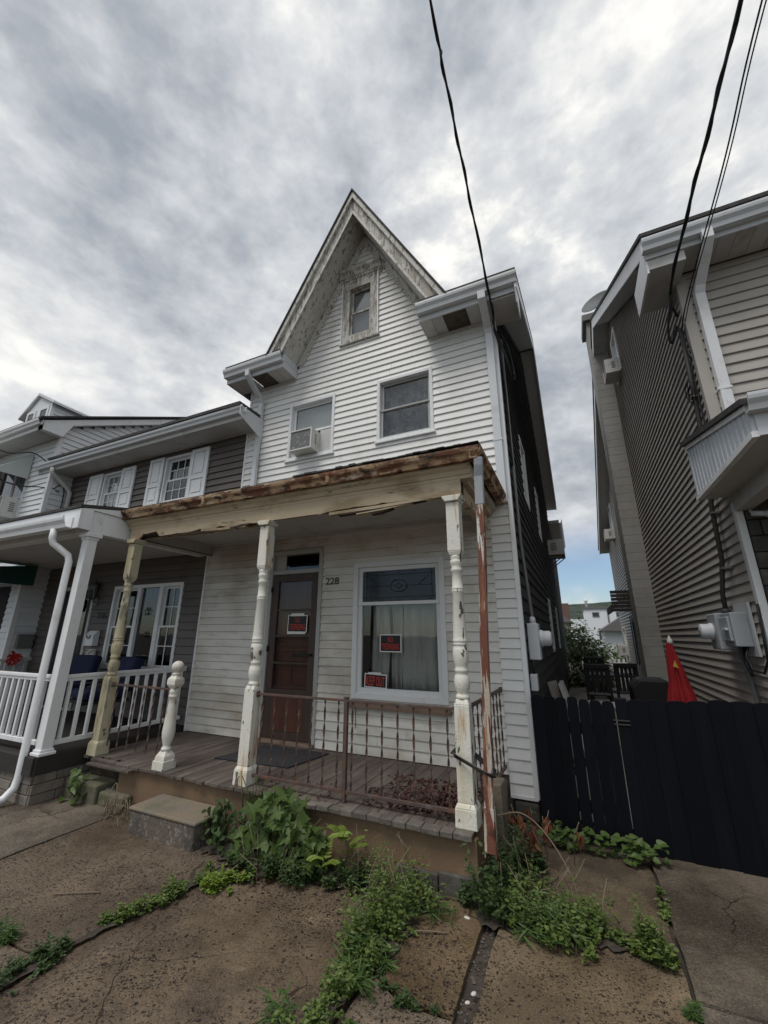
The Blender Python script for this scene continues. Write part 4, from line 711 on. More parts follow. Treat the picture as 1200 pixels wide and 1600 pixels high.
box('porch_soffit', -9.1, -5.046, 2.60, 2.714, 2.90, 2.91, 'soffit_white', B); box('porch_fascia', -9.12, -5.027, 2.575, 2.60, 2.76, 2.995, 'white_vinyl', B, .004); gutter('gutter', (-9.12, 2.574, 2.76), (-5.13, 2.574, 2.76), (0, -1, 0), 'white_vinyl', B, .13, .11)
MB().tube([(-5.36, 2.52, 2.758), (-5.36, 2.52, 2.66), (-5.355, 2.535, 2.60), (-5.31, 2.60, 2.54), (-5.25, 2.665, 2.47), (-5.235, 2.68, 2.40), (-5.235, 2.68, .24), (-5.235, 2.665, .15), (-5.25, 2.60, .07), (-5.27, 2.44, .03)], .036, 12).build('downspout', 'white_vinyl', B)
def vinyl_rail(p0, p1, z0, z1, label, n, back=False):
    t = thing('porch_railing', ((p0[0] + p1[0]) / 2, (p0[1] + p1[1]) / 2, DZ), label, 'railing', 'white porch railings'); P0, P1 = Vector((*p0, 0)), Vector((*p1, 0)); ax = 0 if abs(p1[0] - p0[0]) > abs(p1[1] - p0[1]) else 1
    def bar(nm, z, h, wd):
        a, b_ = (min(p0[ax], p1[ax]), max(p0[ax], p1[ax])); o = p0[1 - ax]
        (box(nm, a, b_, o - wd, o + wd, z - h, z + h, 'white_vinyl', t, .006) if ax == 0 else box(nm, o - wd, o + wd, a, b_, z - h, z + h, 'white_vinyl', t, .006))
    bar('top_rail', z1, .018, .03); bar('top_rail', z1 - .034, .016, .018); bar('bottom_rail', z0, .024, .02)
    for i in range(n):
        q = P0.lerp(P1, (i + .5) / n); box('baluster', q.x - .0165, q.x + .0165, q.y - .0165, q.y + .0165, z0 + .024, z1 - .05, 'white_vinyl', t, .003)
vinyl_rail((-8.89, 2.785), (-5.167, 2.785), .52, 1.16, 'white vinyl railing across the front of the brown house porch', 30); vinyl_rail((-5.11, 2.842), (-5.11, 4.39), .52, 1.16, 'white vinyl railing on the porch side towards the white house', 12)
for x in (-6.2, -7.6): box('rail_foot', x - .02, x + .02, 2.765, 2.805, DZ, .497, 'white_vinyl', B)
# chairs on that porch
def patio_chair(x, y, rz, label):
    t = thing('patio_chair', (x, y, DZ), label, 'chair', 'cushioned chairs on the brown house porch'); T = Matrix.Translation((x, y, DZ)) @ Matrix.Rotation(rz, 4, 'Z')
    MB(T).box(-.28, .28, -.26, .26, .36, .48).build('seat_cushion', 'cushion_blue', t, .04); MB(T @ Matrix.Translation((0, .24, .44)) @ Matrix.Rotation(R(-14), 4, 'X')).box(-.28, .28, -.06, .07, 0, .44).build('back_cushion', 'cushion_blue', t, .04)
    for s in (-1, 1):
        MB(T).tube([(s * .31, -.28, .0), (s * .31, -.28, .58), (s * .31, .28, .60), (s * .31, .34, .0)], .016, 8).build('arm_frame', 'chair_black', t)
    MB(T).box(-.3, .3, -.27, .28, .32, .355).build('seat_frame', 'chair_black', t)
patio_chair(-7.05, 3.85, R(0), 'blue cushioned patio chair under the triple window'); patio_chair(-6.0, 3.8, R(-15), 'blue cushioned patio chair near the side railing, right of the other')

# ================================================================ far left white house
W = thing('row_house', (-11, 4.02, 0), 'white clapboard house with dormer at the far left edge', 'house')
wf = 4.02; hw = (-11.3, -9.98, 3.74, 5.16); wd_ = (-10.6, -9.45, .4, 2.5)
w = MB(); cells(w, -15, -9.155, 0, 5.5, [sh(hw), sh(wd_)], lambda a, b, c_, d: w.box(a, b, wf + .001, wf + .12, c_, d)); w.box(-9.3, -9.156, wf + .121, 14, 0, 5.5).prism([(wf + .1, 5.5), (14, 5.5), (9, 8.3)], 'x', -9.3, -9.156).build('wall', 'white_siding_far', W)
siding(W, -12.2, -9.2, .3, 5.5, 'white_siding_far', [sh(hw), sh(wd_)], ex=.11, at=wf); siding(W, wf + .03, 9.0, .3, 8.1, 'white_siding_far', ex=.11, face='right', at=-9.155, lim=lambda z: (wf + .03 if z < 5.7 else wf + .05 + (z - 5.7) / .525, 9.0))
box('corner_trim', -9.21, -9.135, wf - .024, wf + .05, .3, 5.45, 'white_vinyl', W)
box('soffit', -15, -9.16, 3.62, wf - .02, 5.44, 5.455, 'soffit_white', W); box('fascia', -15, -9.0, 3.60, 3.62, 5.42, 5.60, 'white_vinyl', W); gutter('gutter', (-15, 3.599, 5.50), (-8.98, 3.599, 5.50), (0, -1, 0), 'white_vinyl', W, .10, .10)
MB().prism([(3.6, 5.42), (3.98, 5.42), (4.12, 5.74), (9.1, 8.36), (9.1, 8.5), (3.6, 5.60)], 'x', -9.12, -9.0).build('rake_board', 'white_vinyl', W); MB().prism([(3.52, 5.60), (9.1, 8.52), (9.1, 8.57), (3.52, 5.64)], 'x', -15, -8.95).build('roof', 'roof_shingle', W)
fw_ = window(W, *hw, wf, .07, sashes=[(-11.23, -10.64, 3.81, 5.09, .02), (-10.63, -10.05, 4.3, 5.09, .02)])
# dormer
dy = 4.6; dm = MB(); dm.prism([(-12.42, 6.1), (-11.25, 6.1), (-11.25, 7.13), (-11.95, 7.5), (-12.42, 7.12)], 'y', dy, dy + .1).box(-11.35, -11.25, dy + .1, 7.2, 6.1, 7.12); dm.build('dormer_wall', 'white_siding_far', W)
siding(W, dy + .04, 7.0, 6.3, 7.12, 'white_siding_far', ex=.11, face='right', at=-11.249, lim=lambda z: (dy + .04, dy + .04 + (z - 6.15) / .5 if z < 7 else 7)); box('dormer_trim', -11.30, -11.235, dy - .02, dy + .05, 6.15, 7.12, 'white_vinyl', W)
MB().prism([(-11.95, 7.57), (-11.12, 7.14), (-11.12, 7.08), (-11.95, 7.51)], 'y', dy - .06, 8).build('dormer_roof', 'aluminium_white', W); MB().prism([(-11.95, 7.58), (-12.68, 7.04), (-12.68, 6.97), (-11.95, 7.51)], 'y', dy - .06, 8).build('dormer_roof', 'white_vinyl', W)
for (a, b_) in ((-12.36, -11.95), (-11.80, -11.36)): window(W, a, b_, 6.55, 7.10, dy, .04, sashes=[(a + .04, b_ - .04, 6.59, 7.06, -.035)], glassm='glass_dim', inside=False)
# awnings
aw = thing('window_awning', (-10.8, 3.7, 4.9), 'pale ribbed metal awning over the far left upper window', 'awning')
for i in range(10):
    x = -11.5 + i * .155; MB().prism([(wf - .03, 5.22), (wf - .03, 5.20), (3.42, 4.66), (3.42, 4.69)], 'x', x, x + .145).build('awning_slat', 'awning_white', aw); MB().prism([(x, 4.68), (x, 4.56)] + [(x + .145 * k / 6, 4.56 - .035 * math.sin(k * math.pi / 6)) for k in range(1, 6)] + [(x + .145, 4.56), (x + .145, 4.68)], 'y', 3.405, 3.418).build('valance', 'awning_white', aw)
MB().prism([(wf - .03, 5.2), (wf - .03, 4.66), (3.42, 4.66)], 'x', -9.955, -9.945).build('awning_side', 'awning_white', aw)
ga = thing('door_awning', (-10, 3.4, 2.5), 'dark green fabric awning over the far left door', 'awning'); MB().prism([(wf - .03, 2.78), (3.0, 2.62), (3.0, 2.40), (3.015, 2.40), (3.015, 2.60), (wf - .03, 2.74)], 'x', -10.6, -8.72).build('canopy', 'awning_green', ga); MB().prism([(wf - .03, 2.76), (3.01, 2.61), (3.01, 2.42), (wf - .03, 2.42)], 'x', -8.722, -8.712).build('canopy_side', 'awning_green', ga)
box('door_opening', -10.55, -9.5, wf + .14, wf + .16, .4, 2.5, 'interior_dark', W)
fr_ = thing('porch_railing', (-9.02, 3.6, DZ), 'greyish railing at the far left end of the brown house porch', 'railing', 'white porch railings'); box('top_rail', -9.05, -8.99, 2.86, 4.38, 1.15, 1.19, 'soffit_white', fr_, .005); box('bottom_rail', -9.035, -9.005, 2.86, 4.38, .52, .55, 'soffit_white', fr_)
for i in range(11): y = 2.93 + i * .135; box('baluster', -9.035, -9.005, y, y + .03, .55, 1.15, 'soffit_white', fr_)
rb = MB()
for i in range(9): a = i * .7; rb.tube([(-8.95, 4.08, 1.26), (-8.93 + .04 * math.cos(a), 4.08 + .11 * math.sin(a), 1.20 + (.06 + .012 * i) * math.cos(a)), (-8.95, 4.08 + .07 * math.sin(a + .6), 1.19 + .10 * math.cos(a + .6))], 0, sq=(.004, .018))
tag(rb.build('ribbon_bow', 'ribbon_red'), 'red ribbon bow tied on the greyish railing at far left', 'bow'); tag(box('utility_box', -9.13, -9.05, 4.12, 4.36, 1.36, 1.60, 'conduit_grey', None, .01), 'small grey box on the far left house side wall', 'utility box')

# ================================================================ taupe house on the right
NX, NY = 1.586, 5.0
Q = thing('row_house', (3.6, NY, 0), 'taupe clapboard house with block chimney on the right side', 'house')
sw_ = [(9.15, 9.85, 7.3, 8.45), (13.9, 15.0, .75, 2.1), (15.9, 16.7, 4.9, 6.2), (17.6, 18.4, .75, 1.95)]
T_L = Matrix.Translation((NX, 0, 0)) @ Matrix.Rotation(R(-90), 4, 'Z')           # local x = -world y
mz_ = lambda h: (-h[1], -h[0], h[2], h[3])
w = MB(); cells(w, NY, 19.2, 0, 5.0, [sh(h) for h in sw_[1:2] + sw_[3:]], lambda a, b, c_, d: w.box(NX + .001, NX + .12, a, b, c_, d)); cells(w, NY, 19.2, 5.0, 5.8, [sh(sw_[2])], lambda a, b, c_, d: w.box(NX + .001, NX + .12, a, b, c_, d))
w.prism([(NY, 5.8), (17.2, 5.8), (9.72, 8.99), (NY, 6.15)], 'x', NX + .30, NX + .36); w.build('side_wall', 'conduit_dark', Q)
w = MB(); cells(w, NX + .121, 7.5, 0, 5.8, [], lambda a, b, c_, d: w.box(a, b, NY + .001, NY + .12, c_, d)); w.build('front_wall', 'conduit_dark', Q)
siding(Q, NY + .05, 19.2, .05, 8.9, 'taupe_siding', [sh(h) for h in sw_], ex=.0985, face='left', at=NX, t=.023, lim=lambda z: (NY + .05 if z < 6.1 else 5.3 + (z - 6.33) / .6018, 19.2 if z < 4.9 else min(19.2, 9.72 + (9.0 - z) / .414)))
siding(Q, NX + .06, 4.2, 3.2, 5.795, 'taupe_siding', ex=.125, at=NY, t=.024)
box('corner_post', NX - .022, NX + .085, NY - .026, NY + .05, 2.9, 5.76, 'taupe_siding', Q, .004); box('corner_post', NX - .024, NX + .04, NY - .03, NY + .05, .0, 2.899, 'white_paint', Q, .004)
for h in sw_: window(Q, *mz_(h), 0, .07, T=T_L, fm='white_vinyl', proud=.04)
# eaves
box('fascia', 1.23, 7.5, 4.58, 4.60, 5.80, 5.99, 'aluminium_white', Q); gutter('gutter', (1.20, 4.579, 5.865), (7.5, 4.579, 5.865), (0, -1, 0), 'aluminium_white', Q, .14, .12)
for i in range(22): box('soffit_panel', NX + .02 + i * .16, NX + .175 + i * .16, 4.601, NY - .027, 5.80, 5.81, 'soffit_white', Q)
box('eave_box', 1.245, 1.60, 4.602, NY + .35, 5.66, 5.80, 'soffit_white', Q, .004); box('eave_box_face', 1.222, 1.244, 4.602, NY + .35, 5.62, 5.99, 'white_vinyl', Q)
MB().prism([(4.55, 5.86), (9.72, 8.96), (9.72, 9.20), (4.55, 6.09)], 'x', 1.225, 1.25).build('rake_fascia', 'white_vinyl', Q); MB().prism([(9.72, 8.96), (19.4, 4.95), (19.4, 5.18), (9.72, 9.20)], 'x', 1.225, 1.25).build('rake_fascia', 'white_vinyl', Q)
MB().prism([(5.3, 6.34), (9.72, 9.0), (9.72, 9.02), (5.3, 6.36)], 'x', 1.251, NX).build('rake_soffit', 'soffit_white', Q); MB().prism([(9.72, 9.0), (19.4, 4.99), (19.4, 5.01), (9.72, 9.02)], 'x', 1.251, NX).build('rake_soffit', 'soffit_white', Q)
MB().prism([(4.5, 6.07), (9.72, 9.2), (9.72, 9.26), (4.5, 6.12)], 'x', 1.20, 7.5).build('roof', 'roof_shingle', Q); MB().prism([(9.72, 9.2), (19.5, 5.15), (19.5, 5.2), (9.72, 9.26)], 'x', 1.20, 7.5).build('roof', 'roof_shingle', Q)
MB().tube([(1.80, 4.52, 5.88), (1.80, 4.52, 5.78), (1.79, 4.62, 5.70), (1.75, 4.88, 5.50), (1.74, 4.935, 5.40), (1.725, 4.935, 3.55)], 0, sq=(.05, .036)).build('downspout', 'white_vinyl', Q, .006); box('downspout_strap', 1.665, 1.79, 4.894, 4.98, 4.13, 4.155, 'white_vinyl', Q)
# block chimney, one course at a time
z = 0.0; i = 0
while z < 9.75:
    for (y0, y1) in (((10.45, 10.86), (10.86, 11.2)) if i % 2 else ((10.45, 10.68), (10.68, 11.2))): box('chimney_block', 1.19, NX - .021, y0 + .002, y1 - .002, z + .003, min(z + .2, 9.75) - .003, 'block_paint', Q, .004)
    z += .2; i += 1
box('chimney_core', 1.197, NX - .02, 10.457, 11.19, 0, 9.7, 'soffit_white', Q)
box('chimney_cap', 1.10, NX + .05, 10.36, 11.3, 9.75, 9.95, 'conduit_grey', Q, .01)
# porch roof end
T_ = [(5.0, 3.0), (3.45, 3.0), (3.45, 3.21), (5.0, 3.58)]
MB().prism(T_, 'x', 1.30, 1.325).build('porch_cheek', 'panel_white', Q)
for i in range(16): y = 3.5 + i * .095; MB().prism([(y, 3.01), (y + .02, 3.01), (y + .02, 3.20 + (y - 3.45) * .238), (y, 3.20 + (y - 3.45) * .238)], 'x', 1.293, 1.30).build('cheek_rib', 'panel_white', Q)
MB().prism([(5.0, 3.58), (3.38, 3.195), (3.38, 3.24), (5.0, 3.63)], 'x', 1.25, 6).build('porch_roof', 'roof_shingle', Q); box('cheek_trim', 1.285, 1.33, 3.44, 5.0, 2.955, 3.0, 'white_vinyl', Q); MB().prism([(4.99, 3.575), (3.42, 3.2), (3.42, 3.16), (4.99, 3.53)], 'x', 1.278, 1.292).build('rake_trim', 'white_vinyl', Q)
box('porch_fascia', 1.326, 6, 3.432, 3.45, 2.96, 3.215, 'aluminium_white', Q); box('porch_soffit', 1.331, 1.56, 3.45, 4.98, 2.96, 2.975, 'soffit_white', Q); box('porch_beam', 1.56, 1.70, 3.5, 4.96, 2.80, 2.975, 'soffit_white', Q, .004); box('porch_ceiling', 1.70, 6, 3.5, 4.96, 2.94, 2.955, 'soffit_white', Q); gutter('gutter', (1.28, 3.43, 3.13), (6, 3.43, 3.13), (0, -1, 0), 'aluminium_white', Q, .12, .11)
for r_ in range(16):                          # dark stone veneer on the porch wall
    z = .3 + r_ * .16; x = NX + .05 - U(0, .2)
    while x < 2.6:
        L_ = U(.22, .45); a, b_ = max(x, NX + .045), x + L_; box('wall_stone', a + .004, b_ - .004, NY - .03 - U(0, .025), NY, z + .004, z + .156, 'dark_stone', Q, .01); x += L_
cmx = thing('porch_spotlight', (1.70, 4.8, 2.75), 'white tubular spotlight under the right-hand porch roof', 'lamp'); MB().tube([(1.66, 4.93, 2.80), (1.66, 4.86, 2.74)], .012, 8).build('bracket', 'meter_light', cmx); MB().tube([(1.655, 4.87, 2.74), (1.76, 4.80, 2.71)], .026, 12).tube([(1.74, 4.815, 2.715), (1.79, 4.78, 2.70)], .033, 12).build('lamp_head', 'meter_light', cmx)
fl = MB()
for i in range(14): a = i * math.pi / 7; fl.add([(1.98, 4.90, 2.33), (1.98 + .17 * math.cos(a - .2), 4.89, 2.33 + .2 * math.sin(a - .2)), (1.98 + .24 * math.cos(a), 4.86, 2.33 + .27 * math.sin(a)), (1.98 + .17 * math.cos(a + .2), 4.89, 2.33 + .2 * math.sin(a + .2))], [(0, 1, 2, 3)])
fo = fl.build('leaf_wreath', 'orange_felt'); tag(fo, 'orange leafy wreath on the dark stone porch wall', 'wreath'); m_ = fo.modifiers.new('t', 'SOLIDIFY'); m_.thickness = .01

# ================================================================ black fence and gate
def picket(parent, x0, x1, y, z0, z1, ear, lean=0.):
    w_ = x1 - x0; n = 8; top = [(x1 - w_ * (.5 - .5 * math.cos(k * math.pi / n)), z1 - ear + ear * math.sin(k * math.pi / n) ** .6) for k in range(n + 1)]
    pts = [(x0, z0), (x1, z0)] + top
    return MB().prism([(p[0] + lean * (p[1] - z0), p[1]) for p in pts], 'y', y - .009, y + .009).build('picket', 'fence_navy', parent, .002)
FY = 4.22
gt = thing('wooden_gate', (-.05, FY, .05), 'black wooden picket gate beside the white house corner, daylight between its pickets', 'gate')
xs = [-.46, -.352, -.253, -.162, -.072, .018, .112, .205]
for i in range(7): picket(gt, xs[i] + (.004 if i in (3, 4) else .0004), xs[i + 1] - (.003 if i in (2, 3) else .0004), FY + U(-.004, .004), .03 + .012 * (3 - i) * .3, 1.085 + U(-.012, .01), .035, -.006)
for z in (.22, .80): box('gate_rail', -.45, .20, FY + .012, FY + .05, z, z + .085, 'fence_navy', gt)
MB().tube([(-.42, FY + .03, .3), (.18, FY + .03, .79)], 0, sq=(.018, .04)).build('gate_brace', 'fence_navy', gt)
for z in (.93, .90): box('latch', .18, .30, FY - .022, FY - .012, z, z + .008, 'conduit_dark', gt)
fn = thing('wooden_fence', (1.0, FY, 0), 'black wooden picket fence joining the gate to the taupe house', 'fence')
box('fence_post', .212, .298, FY - .012, FY + .07, -.02, 1.10, 'fence_navy', fn, .004)
x = .302; i = 0
while x < 2.0:
    w_ = U(.132, .146); picket(fn, x - .004, x + w_ + .004, FY + (.006 if i % 2 else -.006), .012, 1.10 + U(-.008, .008) + .006 * i, .03); x += w_; i += 1
for z in (.22, .80): box('fence_rail', .30, 2.0, FY + .012, FY + .05, z, z + .085, 'fence_navy', fn)

# ================================================================ window coolers
def cooler(name, T, wd, ht, dp, label, m='ac_plastic'):
    """box unit; local -Y is the outside face"""
    t = thing(name, T.translation, label, 'air conditioner', 'window air conditioners')
    MB(T).ring(-wd / 2, wd / 2, 0, ht, .022, -dp, -dp + .03).build('front_rim', m, t, .004); MB(T).box(-wd / 2, wd / 2, -dp + .03, .05, 0, ht).build('casing', m, t, .006)
    MB(T).box(-wd / 2 + .02, wd / 2 - .02, -dp + .012, -dp + .03, .02, ht - .02).build('grille', 'ac_grille', t)
    for s in (-1, 1):
        b_ = MB(T)
        for i in range(5): b_.box(s * wd / 2 - (.004 if s < 0 else -.0005), s * wd / 2 + (.004 if s > 0 else -.0005), -dp * .55, -.08, ht * .3 + i * ht * .1, ht * .3 + i * ht * .1 + ht * .05)
        o = b_.build('side_louvres', 'ac_grille', t); o['kind'] = 'stuff'
    return t
cooler('air_conditioner', Matrix.Translation((-3.27, HY, 4.108)), .38, .32, .20, 'grey window air conditioner under the white blind')
cooler('air_conditioner', Matrix.Translation((-10.33, wf, 3.82)), .56, .42, .3, 'window air conditioner under the ribbed awning at far left')
cooler('air_conditioner', T_R @ Matrix.Translation((12.3, .0, 3.75)), .75, .42, .42, 'large air conditioner on brackets high on the dark side wall')
cooler('air_conditioner', T_L @ Matrix.Translation((-9.5, -.03, 7.32)), .5, .36, .28, 'window air conditioner near the chimney of the taupe house')
cooler('air_conditioner', T_L @ Matrix.Translation((-16.3, -.03, 4.92)), .5, .36, .28, 'upper rear air conditioner behind the chimney')
cooler('air_conditioner', T_L @ Matrix.Translation((-18.0, -.03, .95)), .5, .36, .3, 'lower rear air conditioner down the side passage')
br = thing('ac_bracket', (-.45, 12.3, 3.6), 'metal bracket carrying the large side wall air conditioner', 'bracket')
for y in (12.05, 12.55): MB().tube([(-.48, y, 3.45), (-.1, y, 3.74)], .014, 6).tube([(-.48, y, 3.74), (-.08, y, 3.74)], .014, 6).build('strut', 'conduit_grey', br)

# ================================================================ warning signs
def sign(x0, x1, z0, z1, y, lines, label, tilt=0.):
    t = thing('warning_sign', ((x0 + x1) / 2, y, z0), label, 'sign', 'black and red warning signs'); T = Matrix.Translation(((x0 + x1) / 2, y, (z0 + z1) / 2)) @ Matrix.Rotation(tilt, 4, 'Y'); w_, h_ = (x1 - x0), (z1 - z0)
    MB(T).box(-w_ / 2, w_ / 2, -.003, 0, -h_ / 2, h_ / 2).build('backing', 'sign_white', t); MB(T).box(-w_ / 2 + .012, w_ / 2 - .012, -.0045, -.0031, -h_ / 2 + .012, h_ / 2 - .012).build('panel', 'sign_black', t)
    for (s, xx, zz_, ww, hh) in lines: text('lettering', s, -w_ / 2 + xx * w_, -.0047, -h_ / 2 + zz_ * h_, ww * w_, hh * h_, 'sign_red', t, .0012, T)
    return t
NT = [('NO', .38, .56, .24, .30), ('TRESPASSING', .1, .15, .8, .33)]
s1 = sign(-3.40, -3.10, 1.635, 1.85, HY - .0105, NT, 'red and black no trespassing sign on the storm door', R(1))
box('tape', -3.35, -3.15, HY - .0155, HY - .0145, 1.835, 1.87, 'sign_white', s1); box('tape', -3.40, -3.12, HY - .0158, HY - .0148, 1.615, 1.645, 'sign_white', s1)
sign(-2.10, -1.83, 1.42, 1.615, HY + .026, NT, 'red and black no trespassing sign in the middle of the picture window')
s3 = sign(-2.29, -2.01, 1.035, 1.185, HY + .026, [('KEEP OUT', .09, .15, .82, .66)], 'red and black keep out sign in the lower corner of the picture window', R(2))
box('tape', -2.24, -2.08, HY + .020, HY + .0225, 1.178, 1.20, 'sign_white', s3)

# ================================================================ meters and conduits
em = thing('electric_meter', (-.46, 4.75, 1.36), 'pale electric meter box on the dark side of the white house', 'meter')
box('meter_box', -.485, -.375, 4.62, 4.84, 1.37, 1.73, 'meter_light', em, .008); MB(Matrix.Translation((-.375, 4.73, 1.58)) @ Matrix.Rotation(R(90), 4, 'Y')).lathe([(.085, 0), (.085, .03), (.075, .035), (.075, .10), (.06, .115), (.001, .118)], 0, 0, 18).build('meter_glass', 'meter_light', em)
MB().tube([(-.43, 4.72, 1.73), (-.43, 4.72, 1.80), (-.46, 4.6, 2.6), (-.462, 4.56, 5.25)], .017, 8).build('conduit', 'conduit_grey', em); MB().lathe([(.035, 1.73), (.03, 1.78), (.02, 1.80)], -.43, 4.72, 10).build('conduit_hub', 'meter_light', em)
box('terminal_box', -.485, -.42, 4.50, 4.62, 1.09, 1.24, 'meter_light', em, .006); MB().tube([(-.45, 4.56, 1.24), (-.45, 4.58, 1.37)], .01, 6).build('cable', 'cable_black', em)
nm = thing('electric_meter', (1.5, 5.9, 1.5), 'grey electric meter and disconnect on the taupe house side wall', 'meter')
box('mounting_board', NX - .045, NX - .022, 5.20, 5.62, 1.42, 1.93, 'meter_light', nm, .003); box('disconnect_box', 1.40, NX - .046, 5.26, 5.60, 1.51, 1.84, 'meter_grey', nm, .01); box('disconnect_cover', 1.375, 1.40, 5.29, 5.57, 1.56, 1.80, 'meter_grey', nm, .008); box('lever', 1.35, 1.375, 5.30, 5.42, 1.665, 1.69, 'meter_light', nm, .004)
box('meter_box', 1.37, NX - .022, 5.66, 5.98, 1.47, 1.85, 'meter_grey', nm, .012); MB(Matrix.Translation((1.37, 5.82, 1.66)) @ Matrix.Rotation(R(-90), 4, 'Y')).lathe([(.09, 0), (.09, .03), (.08, .035), (.08, .11), (.065, .12), (.001, .122)], 0, 0, 20).build('meter_glass', 'meter_light', nm)
MB().tube([(1.50, 5.72, 1.85), (1.50, 5.70, 2.05), (1.50, 5.45, 2.40), (1.505, 5.40, 2.95), (1.515, 5.25, 3.4), (1.52, 5.12, 4.2), (1.525, 5.06, 5.1)], .024, 8).build('service_conduit', 'conduit_dark', nm); MB().lathe([(.05, 1.85), (.045, 1.88), (.028, 1.90)], 1.50, 5.72, 10).build('conduit_hub', 'conduit_dark', nm)
for dy_ in (0, .07): MB().tube([(1.52, 5.60 + dy_, 1.5), (1.53, 5.56 + dy_, 1.2), (1.54, 5.5 + dy_, .8), (1.54, 5.48 + dy_, .1)], .014, 8).build('drop_conduit', 'conduit_grey', nm)
MB().tube([(1.50, 5.30, 1.52), (1.46, 5.28, 1.42), (1.47, 5.22, 1.30), (1.52, 5.12, 1.28), (1.54, 5.02, 1.40), (1.545, 4.96, 1.9)], .012, 6).build('loop_cable', 'cable_black', nm); MB().tube([(1.50, 5.42, 1.52), (1.47, 5.36, 1.36), (1.48, 5.30, 1.24)], .018, 6).build('loop_cable', 'cable_black', nm)
for (z, y) in ((2.3, 5.47), (2.9, 5.40), (3.4, 5.25), (4.2, 5.12)): box('conduit_clip', 1.48, NX - .015, y - .035, y + .035, z, z + .02, 'conduit_grey', nm)

# ================================================================ overhead cables
def cat(p, q, sag, n=18): p, q = Vector(p), Vector(q); return [p.lerp(q, i / n) - Vector((0, 0, 4 * sag * (i / n) * (1 - i / n))) for i in range(n + 1)]
def wire(pts, r, label, extra=()):
    t = thing('overhead_cable', pts[0], label, 'cable', 'overhead service cables'); MB().tube(pts, r, 6).build('conductor', 'cable_black', t)
    for e in extra: MB().tube(e, r * .8, 5).build('conductor', 'cable_black', t)
    return t
def smooth(pts, n=8):
    P = [Vector(p) for p in pts]; P = [P[0] * 2 - P[1]] + P + [P[-1] * 2 - P[-2]]; o = []
    for i in range(1, len(P) - 2):
        for k in range(n):
            t = k / n; o.append(.5 * ((2 * P[i]) + (P[i + 1] - P[i - 1]) * t + (2 * P[i - 1] - 5 * P[i] + 4 * P[i + 1] - P[i + 2]) * t * t + (3 * P[i] - P[i - 1] - 3 * P[i + 1] + P[i + 2]) * t ** 3))
    return o + [P[-2]]
m1 = smooth([(-.50, 4.30, 5.20), (-.485, 4.12, 5.42), (-.488, 3.29, 5.85), (-.495, 2.76, 6.17), (-.492, 2.24, 6.40), (-.485, 1.9, 6.57), (-.45, -.5, 7.3), (-.3, -7, 8.0)])
w1 = wire(m1, .011, 'thick twisted black cable running overhead to the white house corner', [[p + Vector((.012 * math.cos(i * .9), 0, .012 * math.sin(i * .9))) for i, p in enumerate(m1)]])
MB().tube(smooth([(-.50, 4.28, 5.25), (-.44, 4.40, 5.05), (-.38, 4.50, 4.78), (-.36, 4.58, 4.72), (-.35, 4.64, 4.82), (-.38, 4.62, 5.10), (-.45, 4.5, 5.30)]), .009, 6).tube(smooth([(-.50, 4.3, 5.2), (-.42, 4.44, 4.92), (-.37, 4.55, 4.66), (-.345, 4.62, 4.70), (-.36, 4.66, 4.95), (-.45, 4.56, 5.25)]), .008, 6).tube(smooth([(-.50, 4.3, 5.2), (-.47, 4.42, 5.0), (-.462, 4.54, 4.4), (-.462, 4.56, 3.5)]), .009, 6).build('drip_loop', 'cable_black', w1)
m2 = smooth([(1.50, 4.98, 5.22), (1.42, 4.72, 5.38), (1.46, 3.89, 5.58), (1.52, 3.25, 5.74), (1.65, 2.7, 6.12), (1.75, 1.5, 6.45), (2.2, -6, 7.6)])
w2 = wire(m2, .014, 'thick black cable running overhead to the taupe house eave', [[p + Vector((.013 * math.cos(i * .8), 0, .013 * math.sin(i * .8))) for i, p in enumerate(m2)]])
MB().tube(smooth([(1.45, 4.8, 5.34), (1.40, 5.0, 5.12), (1.42, 5.08, 4.95), (1.47, 5.1, 5.05), (1.50, 5.06, 5.15)]), .012, 6).tube(smooth([(1.43, 4.75, 5.37), (1.38, 4.95, 5.05), (1.40, 5.02, 4.92), (1.46, 5.06, 5.1)]), .012, 6).build('drip_loop', 'cable_black', w2)
m3 = smooth([(1.535, 4.99, 4.62), (1.54, 4.95, 5.14), (1.655, 3.5, 5.60), (1.735, 2.67, 5.97), (1.9, .5, 6.5), (2.4, -6, 7.3)])
w3 = wire(m3, .007, 'pair of thin black cables sloping down to the taupe house corner', [[p + Vector((.03, 0, .01)) for p in m3]])
MB().tube(smooth([(1.50 + .02 * math.sin(i), 5.14 + .13 * math.cos(i * .785), 4.28 + .13 * math.sin(i * .785)) for i in range(20)], 4), .005, 5).tube(smooth([(1.535, 4.99, 4.7), (1.53, 5.03, 4.4), (1.53, 5.05, 3.9), (1.535, 5.04, 3.6)]), .008, 6).build('coil', 'cable_black', w3)
wire(smooth([(-9.19, 3.99, 4.83), (-9.3, 3.7, 5.0), (-8.6, 2.9, 4.62), (-7.4, 1.4, 4.9), (-5, -6, 6.5)]), .012, 'upper black cable reaching the far left house'); wire(smooth([(-9.1, 4.2, 4.33), (-9.2, 3.95, 4.35), (-8.2, 2.9, 4.0), (-7, 1.2, 4.3), (-4.6, -6, 6.2)]), .012, 'lower black cable reaching the far left house', [smooth([(-9.13, 4.1, 4.36), (-9.15, 4.25, 4.5), (-9.12, 4.3, 4.2), (-9.13, 4.3, 3.4)])])

